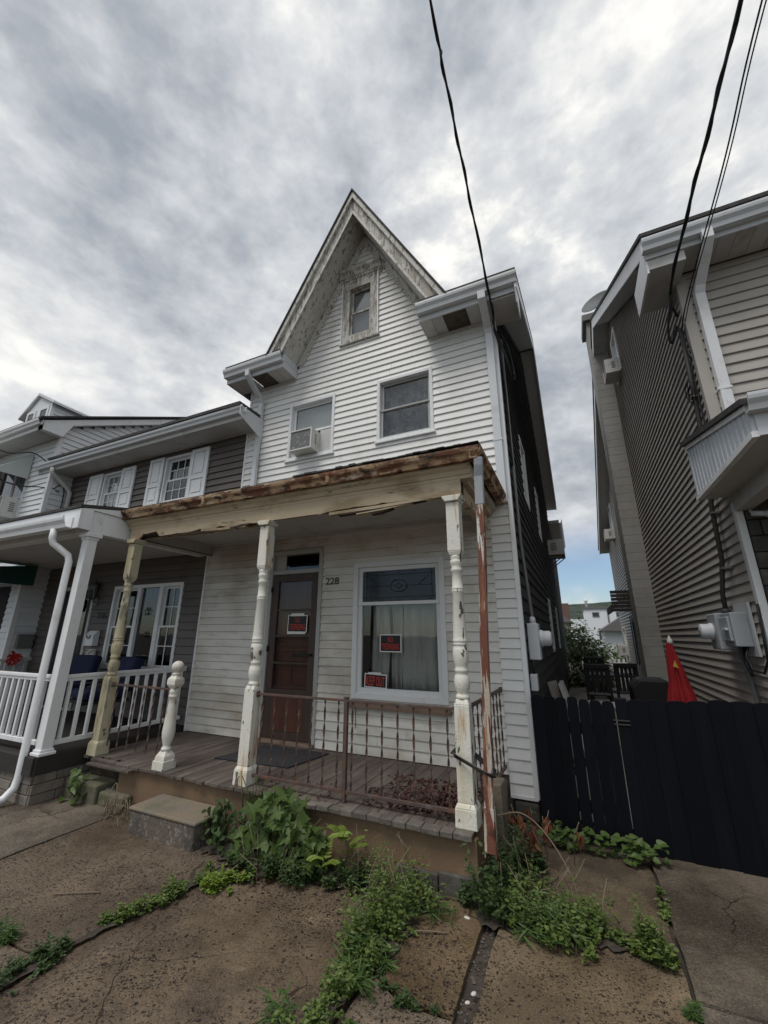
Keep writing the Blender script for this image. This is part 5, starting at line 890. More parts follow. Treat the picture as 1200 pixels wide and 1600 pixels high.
# ================================================================ side passage
um = thing('patio_umbrella', (1.13, 7.0, 0), 'folded red patio umbrella standing behind the black fence', 'umbrella')
def folded(r0, z0, r1, z1, n=44):
    v = []; f = []; rows = 10
    for k in range(rows + 1):
        t = k / rows; z = z0 + (z1 - z0) * t; r = r0 + (r1 - r0) * t ** .85
        for i in range(n): a = 2 * math.pi * i / n; rr = r * (1 + (.30 * math.cos(8 * a + .9 * math.sin(3 * t)) + .10 * math.cos(13 * a + 5 * t)) * (1 - .3 * t)) * (1 - .16 * math.exp(-((t - .45) / .06) ** 2)); v.append((1.13 + .015 * math.sin(4 * t) + rr * math.cos(a), 7.0 + rr * math.sin(a), z))
    for k in range(rows):
        for i in range(n): j = (i + 1) % n; f.append((k * n + i, k * n + j, (k + 1) * n + j, (k + 1) * n + i))
    return v, f
v, f = folded(.17, .62, .03, 1.52); MB().add(v, f, True).build('canopy', 'umbrella_red', um); MB().lathe([(.02, 1.50), (.04, 1.52), (.032, 1.56), (.012, 1.60), (.004, 1.62)], 1.135, 7.0, 10).build('finial', 'umbrella_white', um); MB().lathe([(.02, 0.02), (.02, .7)], 1.13, 7.0, 10).build('pole', 'umbrella_white', um); MB().lathe([(.24, 0.004), (.24, .05), (.06, .09)], 1.13, 7.0, 18).build('base', 'chair_black', um)
MB().prism([(1.06, .70), (1.14, .70), (1.10, .80)], 'y', 6.80, 6.815).prism([(1.02, .72), (1.07, .71), (1.05, .80)], 'y', 6.82, 6.835).build('print_panel', 'umbrella_white', um); MB().prism([(1.10, 1.22), (1.16, 1.20), (1.13, 1.30)], 'y', 6.88, 6.895).build('print_panel', 'umbrella_yellow', um)
def strap_leaf(b, base, dir_, ln, wd, droop, n=9):
    base, d = Vector(base), Vector(dir_).normalized(); s = d.cross(Vector((0, 0, 1))).normalized(); v = []; f = []
    for i in range(n + 1):
        t = i / n; p = base + d * ln * t + Vector((0, 0, ln * (1.1 * t - droop * t * t))); w_ = wd * math.sin(math.pi * min(1, .08 + .92 * t) ** .8) + .002
        v += [p - s * w_, p + Vector((0, 0, -w_ * .25)), p + s * w_]
    for i in range(n): f += [(3 * i, 3 * i + 1, 3 * i + 4, 3 * i + 3), (3 * i + 1, 3 * i + 2, 3 * i + 5, 3 * i + 4)]
    b.add(v, f, True)
pl = thing('potted_plant', (.95, 6.6, 0), 'dark strap-leaved plant by the folded red umbrella', 'plant')
for (d, ln, wd, dr_) in (((-1, -.2, 0), .33, .035, 1.3), ((-.8, .1, 0), .28, .04, 1.9), ((.2, -1, 0), .26, .035, 1.6), ((-.3, 1, 0), .3, .035, 1.5), ((.8, .3, 0), .28, .035, 1.4)): b = MB(); strap_leaf(b, (1.0, 6.62, .72), d, ln, wd, dr_); b.build('leaf', 'leaf_tropic', pl)
MB().tube([(1.0, 6.62, .4), (1.0, 6.62, .74)], .02, 6).build('stem', 'stem_green', pl); MB().lathe([(.12, 0.004), (.16, .38), (.165, .4), (.14, .4), (.13, .36), (.001, .36)], 1.0, 6.62, 16).build('pot', 'umbrella_white', pl)
lb = thing('leaning_panel', (-.15, 6.5, 0), 'pale wooden panel leaning behind the gate', 'panel'); MB(Matrix.Translation((-.17, 6.5, 0)) @ Matrix.Rotation(R(-14), 4, 'Y')).box(-.06, .06, -.02, .05, 0.004, 1.03).build('board', 'far_tan', lb); MB(Matrix.Translation((-.02, 6.6, 0)) @ Matrix.Rotation(R(-16), 4, 'Y')).box(-.03, .02, -.25, .25, 0.004, 1.03).build('board', 'soffit_white', lb)
def slat_chair(x, y, rz, label):
    t = thing('garden_chair', (x, y, 0), label, 'chair', 'dark garden chairs in the side passage'); T = Matrix.Translation((x, y, 0.004)) @ Matrix.Rotation(rz, 4, 'Z')
    for (a, b_) in ((-.22, -.2), (.22, -.2), (-.22, .22), (.22, .22)): MB(T).box(a - .02, a + .02, b_ - .02, b_ + .02, 0, 1.0 if b_ > 0 else .44).build('leg', 'chair_black', t)
    MB(T).box(-.24, .24, -.22, .24, .44, .47).build('seat', 'chair_black', t, .01)
    for i in range(5): MB(T).box(-.2 + i * .085, -.14 + i * .085, .21, .23, .5, .98).build('back_slat', 'chair_black', t)
    MB(T).box(-.24, .24, .195, .245, .95, 1.05).build('back_rail', 'chair_black', t, .015)
slat_chair(.25, 10.2, R(180), 'dark garden chair seen from behind, nearest the gate'); slat_chair(.75, 10.8, R(200), 'dark garden chair nearest the block chimney'); slat_chair(.35, 13.2, R(10), 'farthest dark garden chair in the side passage')
tb = thing('patio_table', (.6, 11.8, 0), 'dark patio table between the garden chairs', 'table'); box('table_top', .05, 1.1, 11.4, 12.3, .70, .74, 'chair_black', tb, .01)
for (a, b_) in ((.1, 11.45), (1.05, 11.45), (.1, 12.25), (1.05, 12.25)): box('leg', a - .025, a + .025, b_ - .025, b_ + .025, 0.004, .7, 'chair_black', tb)
gr = thing('barbecue_grill', (1.0, 8.6, 0), 'covered black barbecue grill against the taupe wall', 'grill'); MB().prism([(.72, .35), (1.3, .35), (1.33, .8), (1.2, .93), (.82, .93), (.69, .8)], 'y', 8.35, 8.9).build('cover', 'chair_black', gr, .04); 
for a in (.75, 1.27): box('leg', a - .02, a + .02, 8.4, 8.85, 0.004, .36, 'chair_black', gr)
bn = thing('storage_bench', (.15, 8.0, 0), 'low pale storage bench behind the gate', 'bench'); box('bench_lid', -.15, .45, 7.8, 8.3, .52, .56, 'soffit_white', bn, .01); box('bench_body', -.12, .42, 7.82, 8.28, 0.004, .519, 'far_tan', bn, .01)
ra = thing('window_awning', (1.3, 14.4, 2.5), 'dark slatted metal awning over a rear window of the taupe house', 'awning')
for i in range(6): t = i / 6; MB().prism([(NX - .03 - t * .5, 2.85 - t * .38), (NX - .03 - (t + .19) * .5, 2.85 - (t + .19) * .38), (NX - .03 - (t + .19) * .5, 2.87 - (t + .19) * .38), (NX - .03 - t * .5, 2.87 - t * .38)], 'y', 13.5, 15.4).build('awning_slat', 'awning_brown', ra)
box('front_bar', .94, .98, 13.5, 15.4, 2.28, 2.47, 'awning_brown', ra)
for i in range(6): box('side_slat', .96, NX - .03, 13.47 + .01 * (i % 2), 13.5, 2.28 + i * .1, 2.37 + i * .1, 'awning_brown', ra, .004)
for y in (13.55, 14.0, 14.5, 14.95): box('window_bar', NX - .09, NX - .07, y, y + .03, .8, 2.2, 'chair_black', ra)
dsh = thing('satellite_dish', (1.55, 9.7, 9.25), 'grey satellite dish beside the chimney top of the taupe house', 'dish'); MB(Matrix.Translation((1.42, 9.9, 9.85)) @ Matrix.Rotation(R(62), 4, 'X') @ Matrix.Rotation(R(-25), 4, 'Y')).lathe([(.001, -.06), (.18, -.045), (.32, 0), (.36, .03), (.35, .035), (.31, .01), (.17, -.033), (.001, -.046)], 0, 0, 24).build('reflector', 'dish_grey', dsh); MB().tube([(1.42, 9.9, 9.82), (1.45, 9.8, 9.2)], .025, 8).build('mast', 'conduit_grey', dsh)

# ================================================================ beyond the passage
def far_house(name, label, x0, x1, y0, y1, z0, z1, m, wins, roof=None):
    t = thing(name, ((x0 + x1) / 2, (y0 + y1) / 2, z0), label, 'building'); box('wall', x0, x1, y0, y1, z0, z1, m, t)
    for (a, b_, c_, d) in wins:
        w_ = MB().ring(a, b_, c_, d, .1, y0 - .06, y0 + .0).build('window', 'far_roof', t); box('pane', a + .1, b_ - .1, y0 - .03, y0 - .001, c_ + .1, d - .1, 'far_window', w_)
    if roof: MB().prism(roof, 'y', y0 - .4, y1).build('roof', 'far_roof', t)
    else: box('parapet', x0 - .15, x1 + .15, y0 - .15, y1, z1, z1 + .25, 'far_roof', t)
    return t
fb = far_house('apartment_block', 'tall white flat-roofed building far down the side passage', 1.0, 9.0, 60, 70, -6, 5.0, 'far_white', [(1.9, 2.7, 4.0, 4.6), (2.35, 3.2, 1.2, 2.6), (5.2, 6.0, 1.2, 2.6), (2.0, 3.2, -1.6, -.4), (4.6, 5.4, 4.0, 4.6)])
box('extension', -1.2, .95, 61, 70, -6, 3.8, 'far_white', fb); box('drainpipe', 3.6, 3.75, 59.85, 60, -5, 4.9, 'far_roof', fb); MB().lathe([(.15, 5.2), (.15, 6.0), (.25, 6.1), (.25, 6.4)], 1.4, 62, 10).build('roof_vent', 'far_white', fb)
fh = far_house('gabled_house', 'tan gabled house with brick chimney stack beyond the passage', -6, -.75, 44, 52, -6, 3.0, 'far_tan', [(-1.7, -1.0, 1.2, 2.4), (-3.6, -2.8, 1.2, 2.4)], [(-6.3, 2.9), (-.3, 2.9), (-3.3, 5.1)])
box('chimney_stack', -1.9, -.6, 47, 48.5, 2.6, 4.9, 'far_brick', fh)
wsh = far_house('rear_shed', 'small white shed at the end of the side passage', 1.3, 4.5, 26, 30, -1.2, 2.0, 'far_white', [], [(1.05, 1.9), (4.7, 1.9), (2.9, 3.1)])
yf = thing('yard_fence', (2, 24, -.5), 'pale rail fence closing the far yard', 'fence')
for i in range(30): x = -1 + i * .2; box('fence_slat', x, x + .1, 24.0, 24.03, -.7, .55, 'soffit_white', yf)
box('fence_rail', -1, 5, 24.03, 24.07, .3, .4, 'soffit_white', yf); box('fence_rail', -1, 5, 24.03, 24.07, -.4, -.3, 'soffit_white', yf)
# wooded ridge
v = []; f = []; nx_, ny_ = 150, 34
for j in range(ny_ + 1):
    for i in range(nx_ + 1):
        x = -1500 + 3000 * i / nx_; y = 500 + 900 * j / ny_; t = j / ny_; h = 110 * math.sin(min(1, t * 1.15) * math.pi / 2) ** 1.2 * (1 + .10 * math.sin(x * .0042 + 1.2) + .05 * math.sin(x * .011)) * (.78 if True else 1); v.append((x + U(-7, 7), y + U(-8, 8), -12 + h + U(-1.8, 3.0) * (1 if j > 0 else 0)))
for j in range(ny_):
    for i in range(nx_): q = j * (nx_ + 1) + i; f.append((q, q + 1, q + nx_ + 2, q + nx_ + 1))
tag(MB().add(v, f).build('hills', 'hill_hazed'), kind='structure')

# ================================================================ plants
def leaf_shape(kind):
    if kind == 'maple':
        o = [(0, 0), (.12, -.08), (.40, -.20), (.30, .04), (.44, .10), (.64, .30), (.42, .30), (.40, .48), (.20, .40), (.16, .66), (.07, .72), (0, 1.0)]
        pts = o + [(-x, y) for (x, y) in o[-2:0:-1]]; return pts, 'fan'
    if kind == 'oval': return [(0, 0), (.22, .22), (.28, .5), (.16, .82), (0, 1), (-.16, .82), (-.28, .5), (-.22, .22)], 'fan'
    if kind == 'heart': return [(0, .06), (.2, -.04), (.42, .12), (.40, .42), (.2, .76), (0, 1), (-.2, .76), (-.40, .42), (-.42, .12), (-.2, -.04)], 'fan'
    return [(0, 0), (.055, .4), (.035, .8), (0, 1), (-.035, .8), (-.055, .4)], 'fan'
SH = {k: leaf_shape(k)[0] for k in ('maple', 'oval', 'heart', 'blade')}
def leaf(b, p, out, size, kind, cup=.12, nrm=None):
    """leaf from petiole point p growing along out, upper face towards nrm"""
    d = Vector(out).normalized(); n = Vector(nrm or (U(-.4, .4), U(-.8, -.1), 1)); s = d.cross(n)
    if s.length < 1e-3: s = d.orthogonal()
    s.normalize(); n = s.cross(d).normalized(); p = Vector(p); P = SH[kind]
    v = [p + d * (.45 * size) - n * cup * size * .4] + [p + s * x * size + d * y * size + n * (abs(x) * cup * 1.6 - y * y * cup) * size for (x, y) in P]; m = len(P)
    b.add(v, [(0, i + 1, (i + 1) % m + 1) for i in range(m)])
def stem(b, p, q, r=.003): b.tube([p, (Vector(p) + Vector(q)) / 2 + Vector((U(-.01, .01), U(-.01, .01), .0)), q], r, 4, r * .5)
def plant(name, base, label, cat, leaves, lm, stems, smat, group=None):
    t = thing(name, base, label, cat, group); 
    if stems.f: stems.build('stems', smat, t)['kind'] = 'stuff'
    leaves.build('foliage', lm, t)['kind'] = 'stuff'; return t
def big_leaved(name, base, label, rng_, n, size, kind, lm, nst=6, hmax=.45, single=True):
    t = thing(name, base, label, 'plant'); B0 = Vector(base)
    for k in range(nst):
        tip = B0 + Vector((U(*rng_[0]), U(*rng_[1]), U(hmax * .55, hmax))); b = MB(); stem(b, B0 + Vector((U(-.04, .04), U(-.04, .04), 0)), tip, .006); b.build('stem', 'stem_green', t)
    for k in range(n):
        p = B0 + Vector((U(*rng_[0]), U(*rng_[1]), 0)); tt = U(.12, 1); p.z = hmax * tt * (1 - .35 * abs((p.x - B0.x) / max(abs(rng_[0][0]), .01)) ** 2)
        b = MB(); leaf(b, p, (U(-1, 1), U(-1, .1), U(-.9, .3)), U(*size), kind, U(.05, .35), (U(-.8, .8), U(-1.2, .1), U(.3, 1.2))); b.build('leaf', lm, t)
    return t
big_leaved('maple_seedling', (-2.22, 2.98, 0), 'dense maple seedling with large lobed leaves against the porch wall', ((-.30, .42), (-.18, .08)), 190, (.05, .135), 'maple', 'leaf_maple', 9, .46)
big_leaved('creeper', (-2.62, 3.05, .25), 'creeper climbing over the porch edge at the foot of the middle post', ((-.14, .18), (-.06, .12)), 90, (.04, .075), 'oval', 'leaf_dark', 6, .26)
big_leaved('dark_shrub', (-2.78, 2.93, 0), 'dark bushy seedling between the step and the maple seedling', ((-.16, .2), (-.12, .1)), 90, (.05, .085), 'oval', 'leaf_dark', 6, .33)
big_leaved('broadleaf_weed', (-4.75, 2.97, .05), 'bright broad-leaved weed growing by the mossy post', ((-.14, .16), (-.08, .10)), 26, (.06, .10), 'heart', 'leaf_maple', 4, .30)
def frond(b, st, p, d, ln, n=9):
    p, d = Vector(p), Vector(d).normalized(); pts = [p + d * ln * i / n + Vector((0, 0, ln * (.5 * i / n - .55 * (i / n) ** 2))) for i in range(n + 1)]; st.tube(pts, .002, 4); s = d.cross(Vector((0, 0, 1))).normalized()
    for i in range(2, n + 1):
        for sg in (-1, 1): leaf(b, pts[i], s * sg + d * .35, ln * .30 * (1.15 - i / n * .6), 'oval', .1, (0, -.4, 1))
    leaf(b, pts[-1], d, ln * .22, 'blade')
for (x, y, n_, lab) in ((-1.66, 2.99, 6, 'feathery sumac seedling with bright pinnate leaves below the railing'), (-1.80, 2.90, 4, 'lower feathery sumac seedling, left of the taller one')):
    b, st = MB(), MB(); h0 = .26 if n_ == 6 else .12
    for k in range(n_): a = k * 6.28 / n_ + U(-.3, .3); st.tube([(x, y, 0), (x + .01, y, h0 * (.5 + .5 * k / n_))], .003, 4); frond(b, st, (x, y, h0 * (.5 + .5 * k / n_)), (math.cos(a), math.sin(a) - .3, .6), U(.13, .19))
    plant('sumac_seedling', (x, y, 0), lab, 'plant', b, 'leaf_bright', st, 'stem_green', 'sumac seedlings')
def weeds(name, label, spots, lm, hgt, ls, per=9, flowers=False, kind='oval'):
    """ground-covering weeds: many short stems carrying small leaves"""
    b = MB(); st = MB(); fl_ = MB()
    for (x, y, sc_) in spots:
        h = hgt * sc_ * U(.55, 1.1); lean = Vector((U(-.35, .35), U(-.45, .2), 1)).normalized(); p = Vector((x, y, 0)); q = p + lean * h
        if h > .05: st.add([p + Vector((-.0012, 0, 0)), p + Vector((.0012, 0, 0)), q], [(0, 1, 2)])
        for k in range(per):
            t = U(.15, 1) ** .8; a = U(0, 6.28); leaf(b, p.lerp(q, t) + Vector((U(-.008, .008), U(-.008, .008), 0)), (math.cos(a), math.sin(a), U(-.2, .55)), U(*ls) * (1.1 - .35 * t), kind, U(.02, .25), (U(-.5, .5), U(-.6, .2), 1))
        if flowers and h > .13 and U(0, 1) < .5:
            for k in range(2): a = q + Vector((U(-.025, .025), U(-.025, .025), U(0, .03))); fl_.add([a + Vector((-.0022, 0, 0)), a + Vector((0, -.0022, .002)), a + Vector((.0022, 0, 0)), a + Vector((0, .0022, .002))], [(0, 1, 2, 3)]); st.add([q + Vector((-.0008, 0, -.03)), q + Vector((.0008, 0, -.03)), a], [(0, 1, 2)])
    o = b.build(name, lm); tag(o, label, 'weeds', kind='stuff')
    if st.f: st.build('stems', 'stem_green', o)['kind'] = 'stuff'
    if fl_.f: fl_.build('flowers', 'flower_white', o)['kind'] = 'stuff'
    return o
def strip(pts, wid, n):
    """clumpy scatter along a joint: uneven clumps with their own height, plus strays"""
    o = []
    def at(i, t, g_):
        a, b = pts[i], pts[i + 1]; wd_ = wid[i] + (wid[i + 1] - wid[i]) * t; dx, dy = b[0] - a[0], b[1] - a[1]; l_ = math.hypot(dx, dy); return a[0] + dx * t - dy / l_ * g_ * wd_, a[1] + dy * t + dx / l_ * g_ * wd_, wd_
    while len(o) < n:
        x, y, wd_ = at(random.randrange(len(pts) - 1), U(0, 1), max(-1, min(1, random.gauss(0, .5)))); s_ = random.choice((.35, .5, .7, .9, 1.15)); r_ = wd_ * U(.15, .5)
        for _ in range(random.randrange(3, 16)): o.append((x + random.gauss(0, r_ * .6), y + random.gauss(0, r_ * .6), s_ * U(.7, 1.1)))
    for _ in range(n // 12): x, y, wd_ = at(random.randrange(len(pts) - 1), U(0, 1), U(-1.5, 1.5)); o.append((x, y, U(.2, .5)))
    return o
weeds('weeds', 'tall flowering weeds crowding the slab joint below the railing', strip([(-1.28, 2.35), (-1.22, 2.6), (-1.18, 2.85), (-1.2, 3.05)], [.09, .15, .24, .34], 310), 'leaf_weed', .30, (.014, .040), 8, True)
weeds('weeds', 'low clover-like weeds along the slab joint in the foreground', strip([(-1.3, 1.5), (-1.22, 1.9), (-1.18, 2.2), (-1.22, 2.45)], [.12, .10, .09, .10], 260), 'leaf_weed', .11, (.016, .036), 8)
weeds('weeds', 'dark bushy weeds at the base of the porch wall beside the maple', strip([(-2.5, 2.72), (-2.1, 2.78), (-1.75, 2.88), (-1.5, 2.98)], [.06, .08, .12, .14], 260), 'leaf_dark', .17, (.018, .04), 9)
weeds('weeds', 'flowering weeds spreading from the downspout across the paving', strip([(-.66, 3.18), (-.45, 3.12), (-.2, 3.06), (.05, 3.06), (.27, 3.04)], [.20, .26, .17, .09, .06], 420), 'leaf_weed', .22, (.016, .04), 9, True)
weeds('weeds', 'taller dark weeds crowding the foot of the rusty downspout', strip([(-.80, 2.98), (-.68, 3.1), (-.62, 3.4), (-.5, 3.7)], [.10, .14, .14, .10], 170), 'leaf_dark', .34, (.025, .055), 9, True)
weeds('weeds', 'low weeds lining the slab joint left of the step', strip([(-2.68, 1.95), (-2.62, 2.15), (-2.56, 2.4), (-2.48, 2.62)], [.03, .06, .09, .08], 300), 'leaf_weed', .075, (.014, .030), 8)
weeds('weeds', 'bright leafy patch of weeds before the maple seedling', strip([(-2.42, 2.46), (-2.34, 2.58), (-2.2, 2.70)], [.06, .08, .05], 170), 'leaf_bright', .085, (.018, .036), 8)
weeds('weeds', 'small weeds and grass in the left corner of the foreground joint', strip([(-2.72, 1.42), (-2.69, 1.6), (-2.66, 1.78)], [.09, .07, .03], 170), 'leaf_dark', .07, (.014, .032), 8)
weeds('weeds', 'grassy tuft at the left edge of the pavement', strip([(-3.3, 1.64), (-3.12, 1.66), (-2.98, 1.68)], [.07, .06, .02], 130), 'leaf_grass', .10, (.03, .06), 6, kind='blade')
weeds('weeds', 'tiny weeds in the diagonal crack near the gravel joint', strip([(-1.1, 2.33), (-.93, 2.235), (-.76, 2.25)], [.035, .03, .015], 90), 'leaf_dark', .045, (.012, .024), 7)
weeds('weeds', 'thin grass blades mixed through the foreground joint weeds', strip([(-1.32, 1.6), (-1.24, 2.0), (-1.2, 2.4), (-1.2, 2.9)], [.15, .12, .12, .25], 150), 'leaf_grass', .12, (.05, .12), 4, kind='blade')
weeds('weeds', 'thin grass blades sprouting round the downspout weeds', strip([(-.75, 2.96), (-.5, 3.05), (-.25, 3.05)], [.10, .2, .12], 90), 'leaf_grass', .16, (.06, .16), 4, kind='blade')
weeds('weeds', 'tuft of weeds in the right-hand slab joint', strip([(.28, 3.42), (.285, 3.55), (.29, 3.7)], [.03, .03, .02], 50), 'leaf_weed', .07, (.015, .03), 7)
weeds('weeds', 'small grass tuft at the bottom right slab corner', strip([(.24, 2.70), (.29, 2.74)], [.02, .02], 40), 'leaf_grass', .06, (.03, .05), 5, kind='blade')
def dirt(label, pts, wid):
    v = []; l_, r_ = [], []
    for i in range(len(pts) - 1):
        a, b = Vector(pts[i]), Vector(pts[i + 1]); d = b - a; nn = Vector((-d.y, d.x)).normalized(); n = max(3, int(d.length / .03))
        for k in range(n): t = k / n; w_ = wid[i] + (wid[i + 1] - wid[i]) * t; p = a.lerp(b, t); l_.append(p + nn * w_ * U(.5, 1.15)); r_.append(p - nn * w_ * U(.5, 1.15))
    q = l_ + r_[::-1]; n = len(l_); o = MB().add([(p.x, p.y, .0105 + U(0, .006)) for p in l_] + [(p.x, p.y, .0105 + U(0, .006)) for p in r_], [(i, i + 1, n + i + 1, n + i) for i in range(n - 1)]).build('soil_drift', 'soil'); return tag(o, label, 'soil', kind='stuff')
dirt('dark soil washed along the joint under the tall weeds', [(-1.26, 1.5), (-1.2, 2.2), (-1.17, 2.6), (-1.2, 3.08)], [.06, .05, .12, .26]); dirt('dark soil under the weeds by the downspout', [(-.74, 2.94), (-.5, 3.06), (-.15, 3.06), (.27, 3.05)], [.10, .17, .09, .03]); dirt('dark soil along the foot of the porch wall', [(-2.86, 2.92), (-2.3, 2.88), (-1.8, 2.96), (-1.3, 3.04)], [.12, .2, .14, .08]); dirt('dark soil in the joint left of the step', [(-2.67, 1.4), (-2.66, 1.8), (-2.58, 2.4), (-2.44, 2.72)], [.03, .02, .05, .07])
b = MB()
for k in range(60): x, y = random.choice(((-1.2, 2.8), (-.45, 3.1), (-2.2, 2.8), (-.65, 3.4))); x += random.gauss(0, .16); y += random.gauss(0, .09); h = U(.1, .36); b.tube([(x, y, 0), (x + U(-.05, .05), y + U(-.04, .04), h * .6), (x + U(-.12, .12), y + U(-.08, .08), h)], .0018, 4)
tag(b.build('dead_stalks', 'stem_dry'), 'thin dead stalks standing among the weeds', 'stalks', kind='stuff')
def ivy(label, spots, n, hmax, lm='leaf_maple'):
    t = thing('ivy', (*spots[0], 0), label, 'plant', 'creepers at the fence foot'); st = MB(); st.tube([(a[0], a[1], .02 + .04 * (i % 2)) for i, a in enumerate(spots)], .004, 5).build('runner', 'stem_green', t)
    for k in range(n):
        i = random.randrange(len(spots) - 1); u = U(0, 1); x = spots[i][0] + (spots[i + 1][0] - spots[i][0]) * u + U(-.04, .04); y = spots[i][1] + (spots[i + 1][1] - spots[i][1]) * u + U(-.06, .03); b = MB(); leaf(b, (x, y, U(.02, hmax)), (U(-1, 1), U(-1, .2), U(-.3, .3)), U(.035, .065), 'heart', .12); b.build('leaf', lm, t)
ivy('leafy creeper trailing along the foot of the gate', [(-.44, 4.12), (-.3, 4.1), (-.12, 4.08), (.02, 4.1)], 90, .17); ivy('leafy creeper bunched where gate and fence meet', [(.10, 4.1), (.22, 4.05), (.36, 4.08)], 70, .15)
# dry and dead plants
b, st = MB(), MB()
for k in range(11):
    x, y = U(-.62, -.16), U(3.5, 3.95); h = U(.14, .36); q = (x + U(-.06, .1), y - .06, h); st.tube([(x, y, 0), (x + .01, y - .02, h * .6), q], .0028, 4)
    for j in range(random.randrange(3, 8)): t = U(.45, 1); leaf(b, (x + (q[0] - x) * t + U(-.02, .02), y + (q[1] - y) * t + U(-.02, .02), h * t), (U(-.7, .7), U(-.5, .2), -.9), U(.04, .085), 'oval', U(.3, .7), (U(-1, 1), U(-1, 0), .4))
plant('withered_plant', (-.48, 3.7, 0), 'withered plant with hanging rust-brown leaves by the house corner', 'plant', b, 'leaf_dead', st, 'stem_dry')
dst = thing('dry_stalk', (-.60, 3.5, 0), 'long bent dry stalk arching from the downspout', 'stalk'); MB().tube(smooth([(-.66, 3.3, .42), (-.5, 3.35, .44), (-.35, 3.35, .34), (-.22, 3.32, .15), (-.2, 3.3, 0.01)]), .005, 5).build('stem', 'stem_dry', dst)
b = MB(); x0, y0 = -4.0, 2.93
for k in range(46): a, r = U(0, 6.28), U(.05, .2); p = Vector((x0 + U(-.18, .16), y0 + U(-.12, .08), U(0, .05))); b.tube(smooth([p, p + Vector((r * .5 * math.cos(a), r * .4 * math.sin(a), U(.03, .14))), p + Vector((r * math.cos(a), r * math.sin(a) * .7, U(.0, .10)))], 3), .0028, 4)
b.tube(smooth([(-4.06, 2.86, 0), (-4.12, 2.88, .16), (-4.10, 2.92, .27), (-4.04, 2.9, .2), (-4.0, 2.9, .08)], 4), .004, 4); dw = b.build('dry_weed', 'stem_dry'); tag(dw, 'tangle of dry weed stems left of the concrete step', 'plant')
b = MB()
for k in range(1300):
    x = -1.75 + .88 * U(0, 1) ** .7; y = U(3.22, 4.0); hh = .055 * max(0, 1 - ((x + 1.0) / .6) ** 2) * max(.0, 1 - (y - 3.25) / .75) + .006
    if U(0, 1) > .35 + hh * 14: continue
    a = U(0, 6.28); leaf(b, (x, y, FZ + .004 + U(0, 1) * hh), (math.cos(a), math.sin(a), U(-.15, .25)), U(.018, .045), 'oval', U(.2, .7), (U(-.6, .6), U(-.6, .6), 1))
for k in range(40): x, y, a = U(-1.7, -.95), U(3.25, 3.8), U(0, 6.28); b.tube([(x, y, FZ + .01), (x + .12 * math.cos(a), y + .1 * math.sin(a), FZ + U(.02, .1))], .002, 4)
tag(b.build('leaf_litter', 'leaf_litter'), 'drift of dead reddish leaves on the porch behind the corner post', 'leaves', kind='stuff')
b = MB()
for k in range(70): x, y, a = U(-2.9, -1.9), U(3.12, 3.5), U(0, 6.28); leaf(b, (x, y, FZ + .006), (math.cos(a), math.sin(a), .1), U(.015, .03), 'oval', .4)
tag(b.build('leaf_litter', 'leaf_litter'), 'scattered dead leaf scraps on the porch boards by the mat', 'leaves', kind='stuff')
b = MB()
for k in range(60): x, y, a = U(-2.5, -2.05), U(2.6, 2.85), U(0, 6.28); leaf(b, (x, y, .012), (math.cos(a), math.sin(a), .15), U(.02, .045), 'oval', .4)
tag(b.build('leaf_litter', 'leaf_litter'), 'fallen brown leaves on the paving before the maple seedling', 'leaves', kind='stuff')
for (pts, lab) in (([(-1.12, 2.62, .012), (-1.0, 2.68, .02), (-.86, 2.74, .014)], 'curved twig lying on the slab near the gravel joint'), ([(-3.25, 2.02, .008), (-3.1, 2.1, .012), (-3.0, 2.16, .008)], 'straight pale twig lying on the left slab'), ([(-2.42, 2.66, .01), (-2.36, 2.78, .06), (-2.28, 2.88, .02)], 'bent twig sticking up near the step')):
    tag(MB().tube(smooth(pts, 4), .004, 5).build('twig', 'stem_dry'), lab, 'twig', 'twigs on the paving')
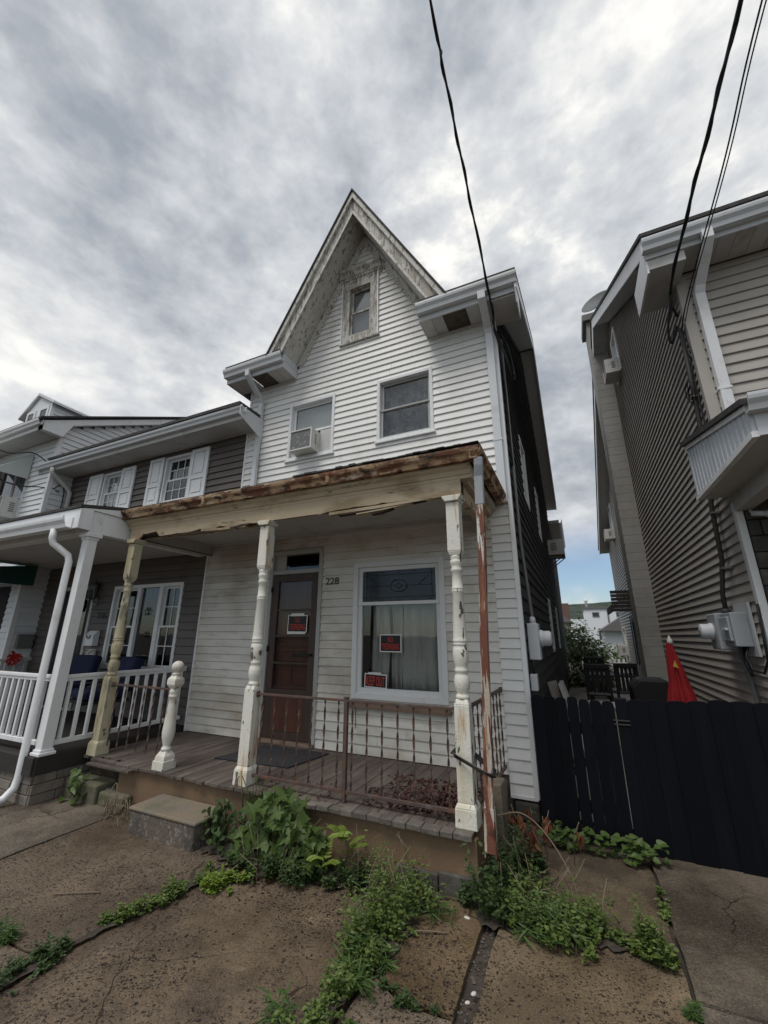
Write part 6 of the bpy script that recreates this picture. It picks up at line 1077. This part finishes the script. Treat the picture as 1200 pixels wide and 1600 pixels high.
# yard shrubs and small trees down the passage
def crown(t, c, rad, n, size, lm, kind='oval'):
    b = MB(); cl = [(Vector((U(-1, 1), U(-1, 1), U(-1, 1))), U(.25, .5)) for _ in range(26)]
    for _ in range(n):
        q, r_ = random.choice(cl); d = Vector((random.gauss(0, 1), random.gauss(0, 1), random.gauss(0, 1))).normalized(); p = q * .72 + d * r_ * U(.5, 1); P = Vector((c[0] + p.x * rad[0], c[1] + p.y * rad[1], c[2] + p.z * rad[2])); leaf(b, P, (d.x, d.y - .2, d.z * .5 - .2), U(*size), kind, .15, (d.x, d.y - .4, d.z + .6))
    b.build('crown', lm, t)['kind'] = 'stuff'
def bush(name, c, rad, n, size, label, lm='leaf_bush', cat='bush'):
    t = thing(name, (c[0], c[1], 0), label, cat)
    for k in range(3): MB().tube([(c[0] + U(-.1, .1), c[1], gz(c[1])), (c[0] + U(-.3, .3) * rad[0], c[1] + U(-.2, .2), c[2])], .05, 6, .02).build('trunk', 'bark', t)
    crown(t, c, rad, n, size, lm); return t
bush('rose_bush', (.22, 16.5, .75), (.78, .9, 1.15), 4200, (.06, .12), 'leafy green rose bush spilling over the side passage'); bush('shrub', (-.05, 22, 1.5), (1.0, 1.2, 1.1), 1800, (.12, .2), 'dark green small tree behind the rose bush', 'leaf_dark', 'tree'); bush('shrub', (1.9, 25, .6), (.9, 1, .8), 500, (.12, .2), 'shrub beside the pale yard fence', 'leaf_bush'); bush('hedge_plant', (.5, 14.8, .35), (.55, .5, .45), 500, (.06, .11), 'low shadowed hedge plant under the rose bush', 'leaf_dark')
b = MB()
for k in range(9): P = Vector((.18 + U(-.5, .5), 15.6 + U(-.2, .2), .7 + U(-.6, .6))); b.lathe([(.001, P.z - .03), (.04, P.z), (.05, P.z + .02), (.001, P.z + .05)], P.x, P.y, 7)
o = b.build('rose_blooms', 'flower_white'); tag(o, 'pale rose blooms scattered over the rose bush', 'flowers', kind='stuff')
# ridge-line trees in front of the hills
for (x, y, h, lab) in ((-2.5, 75, 7, 'broad tree behind the tan gabled house'), (8, 82, 8, 'tree behind the white flat-roofed building')):
    t = thing('tree', (x, y, gz(y)), lab, 'tree'); MB().tube([(x, y, gz(y)), (x, y, gz(y) + h * .6)], .25, 8, .12).build('trunk', 'bark', t); crown(t, (x, y, gz(y) + h * .75), (2.6, 2.6, 2.6), 900, (.4, .7), 'leaf_dark')
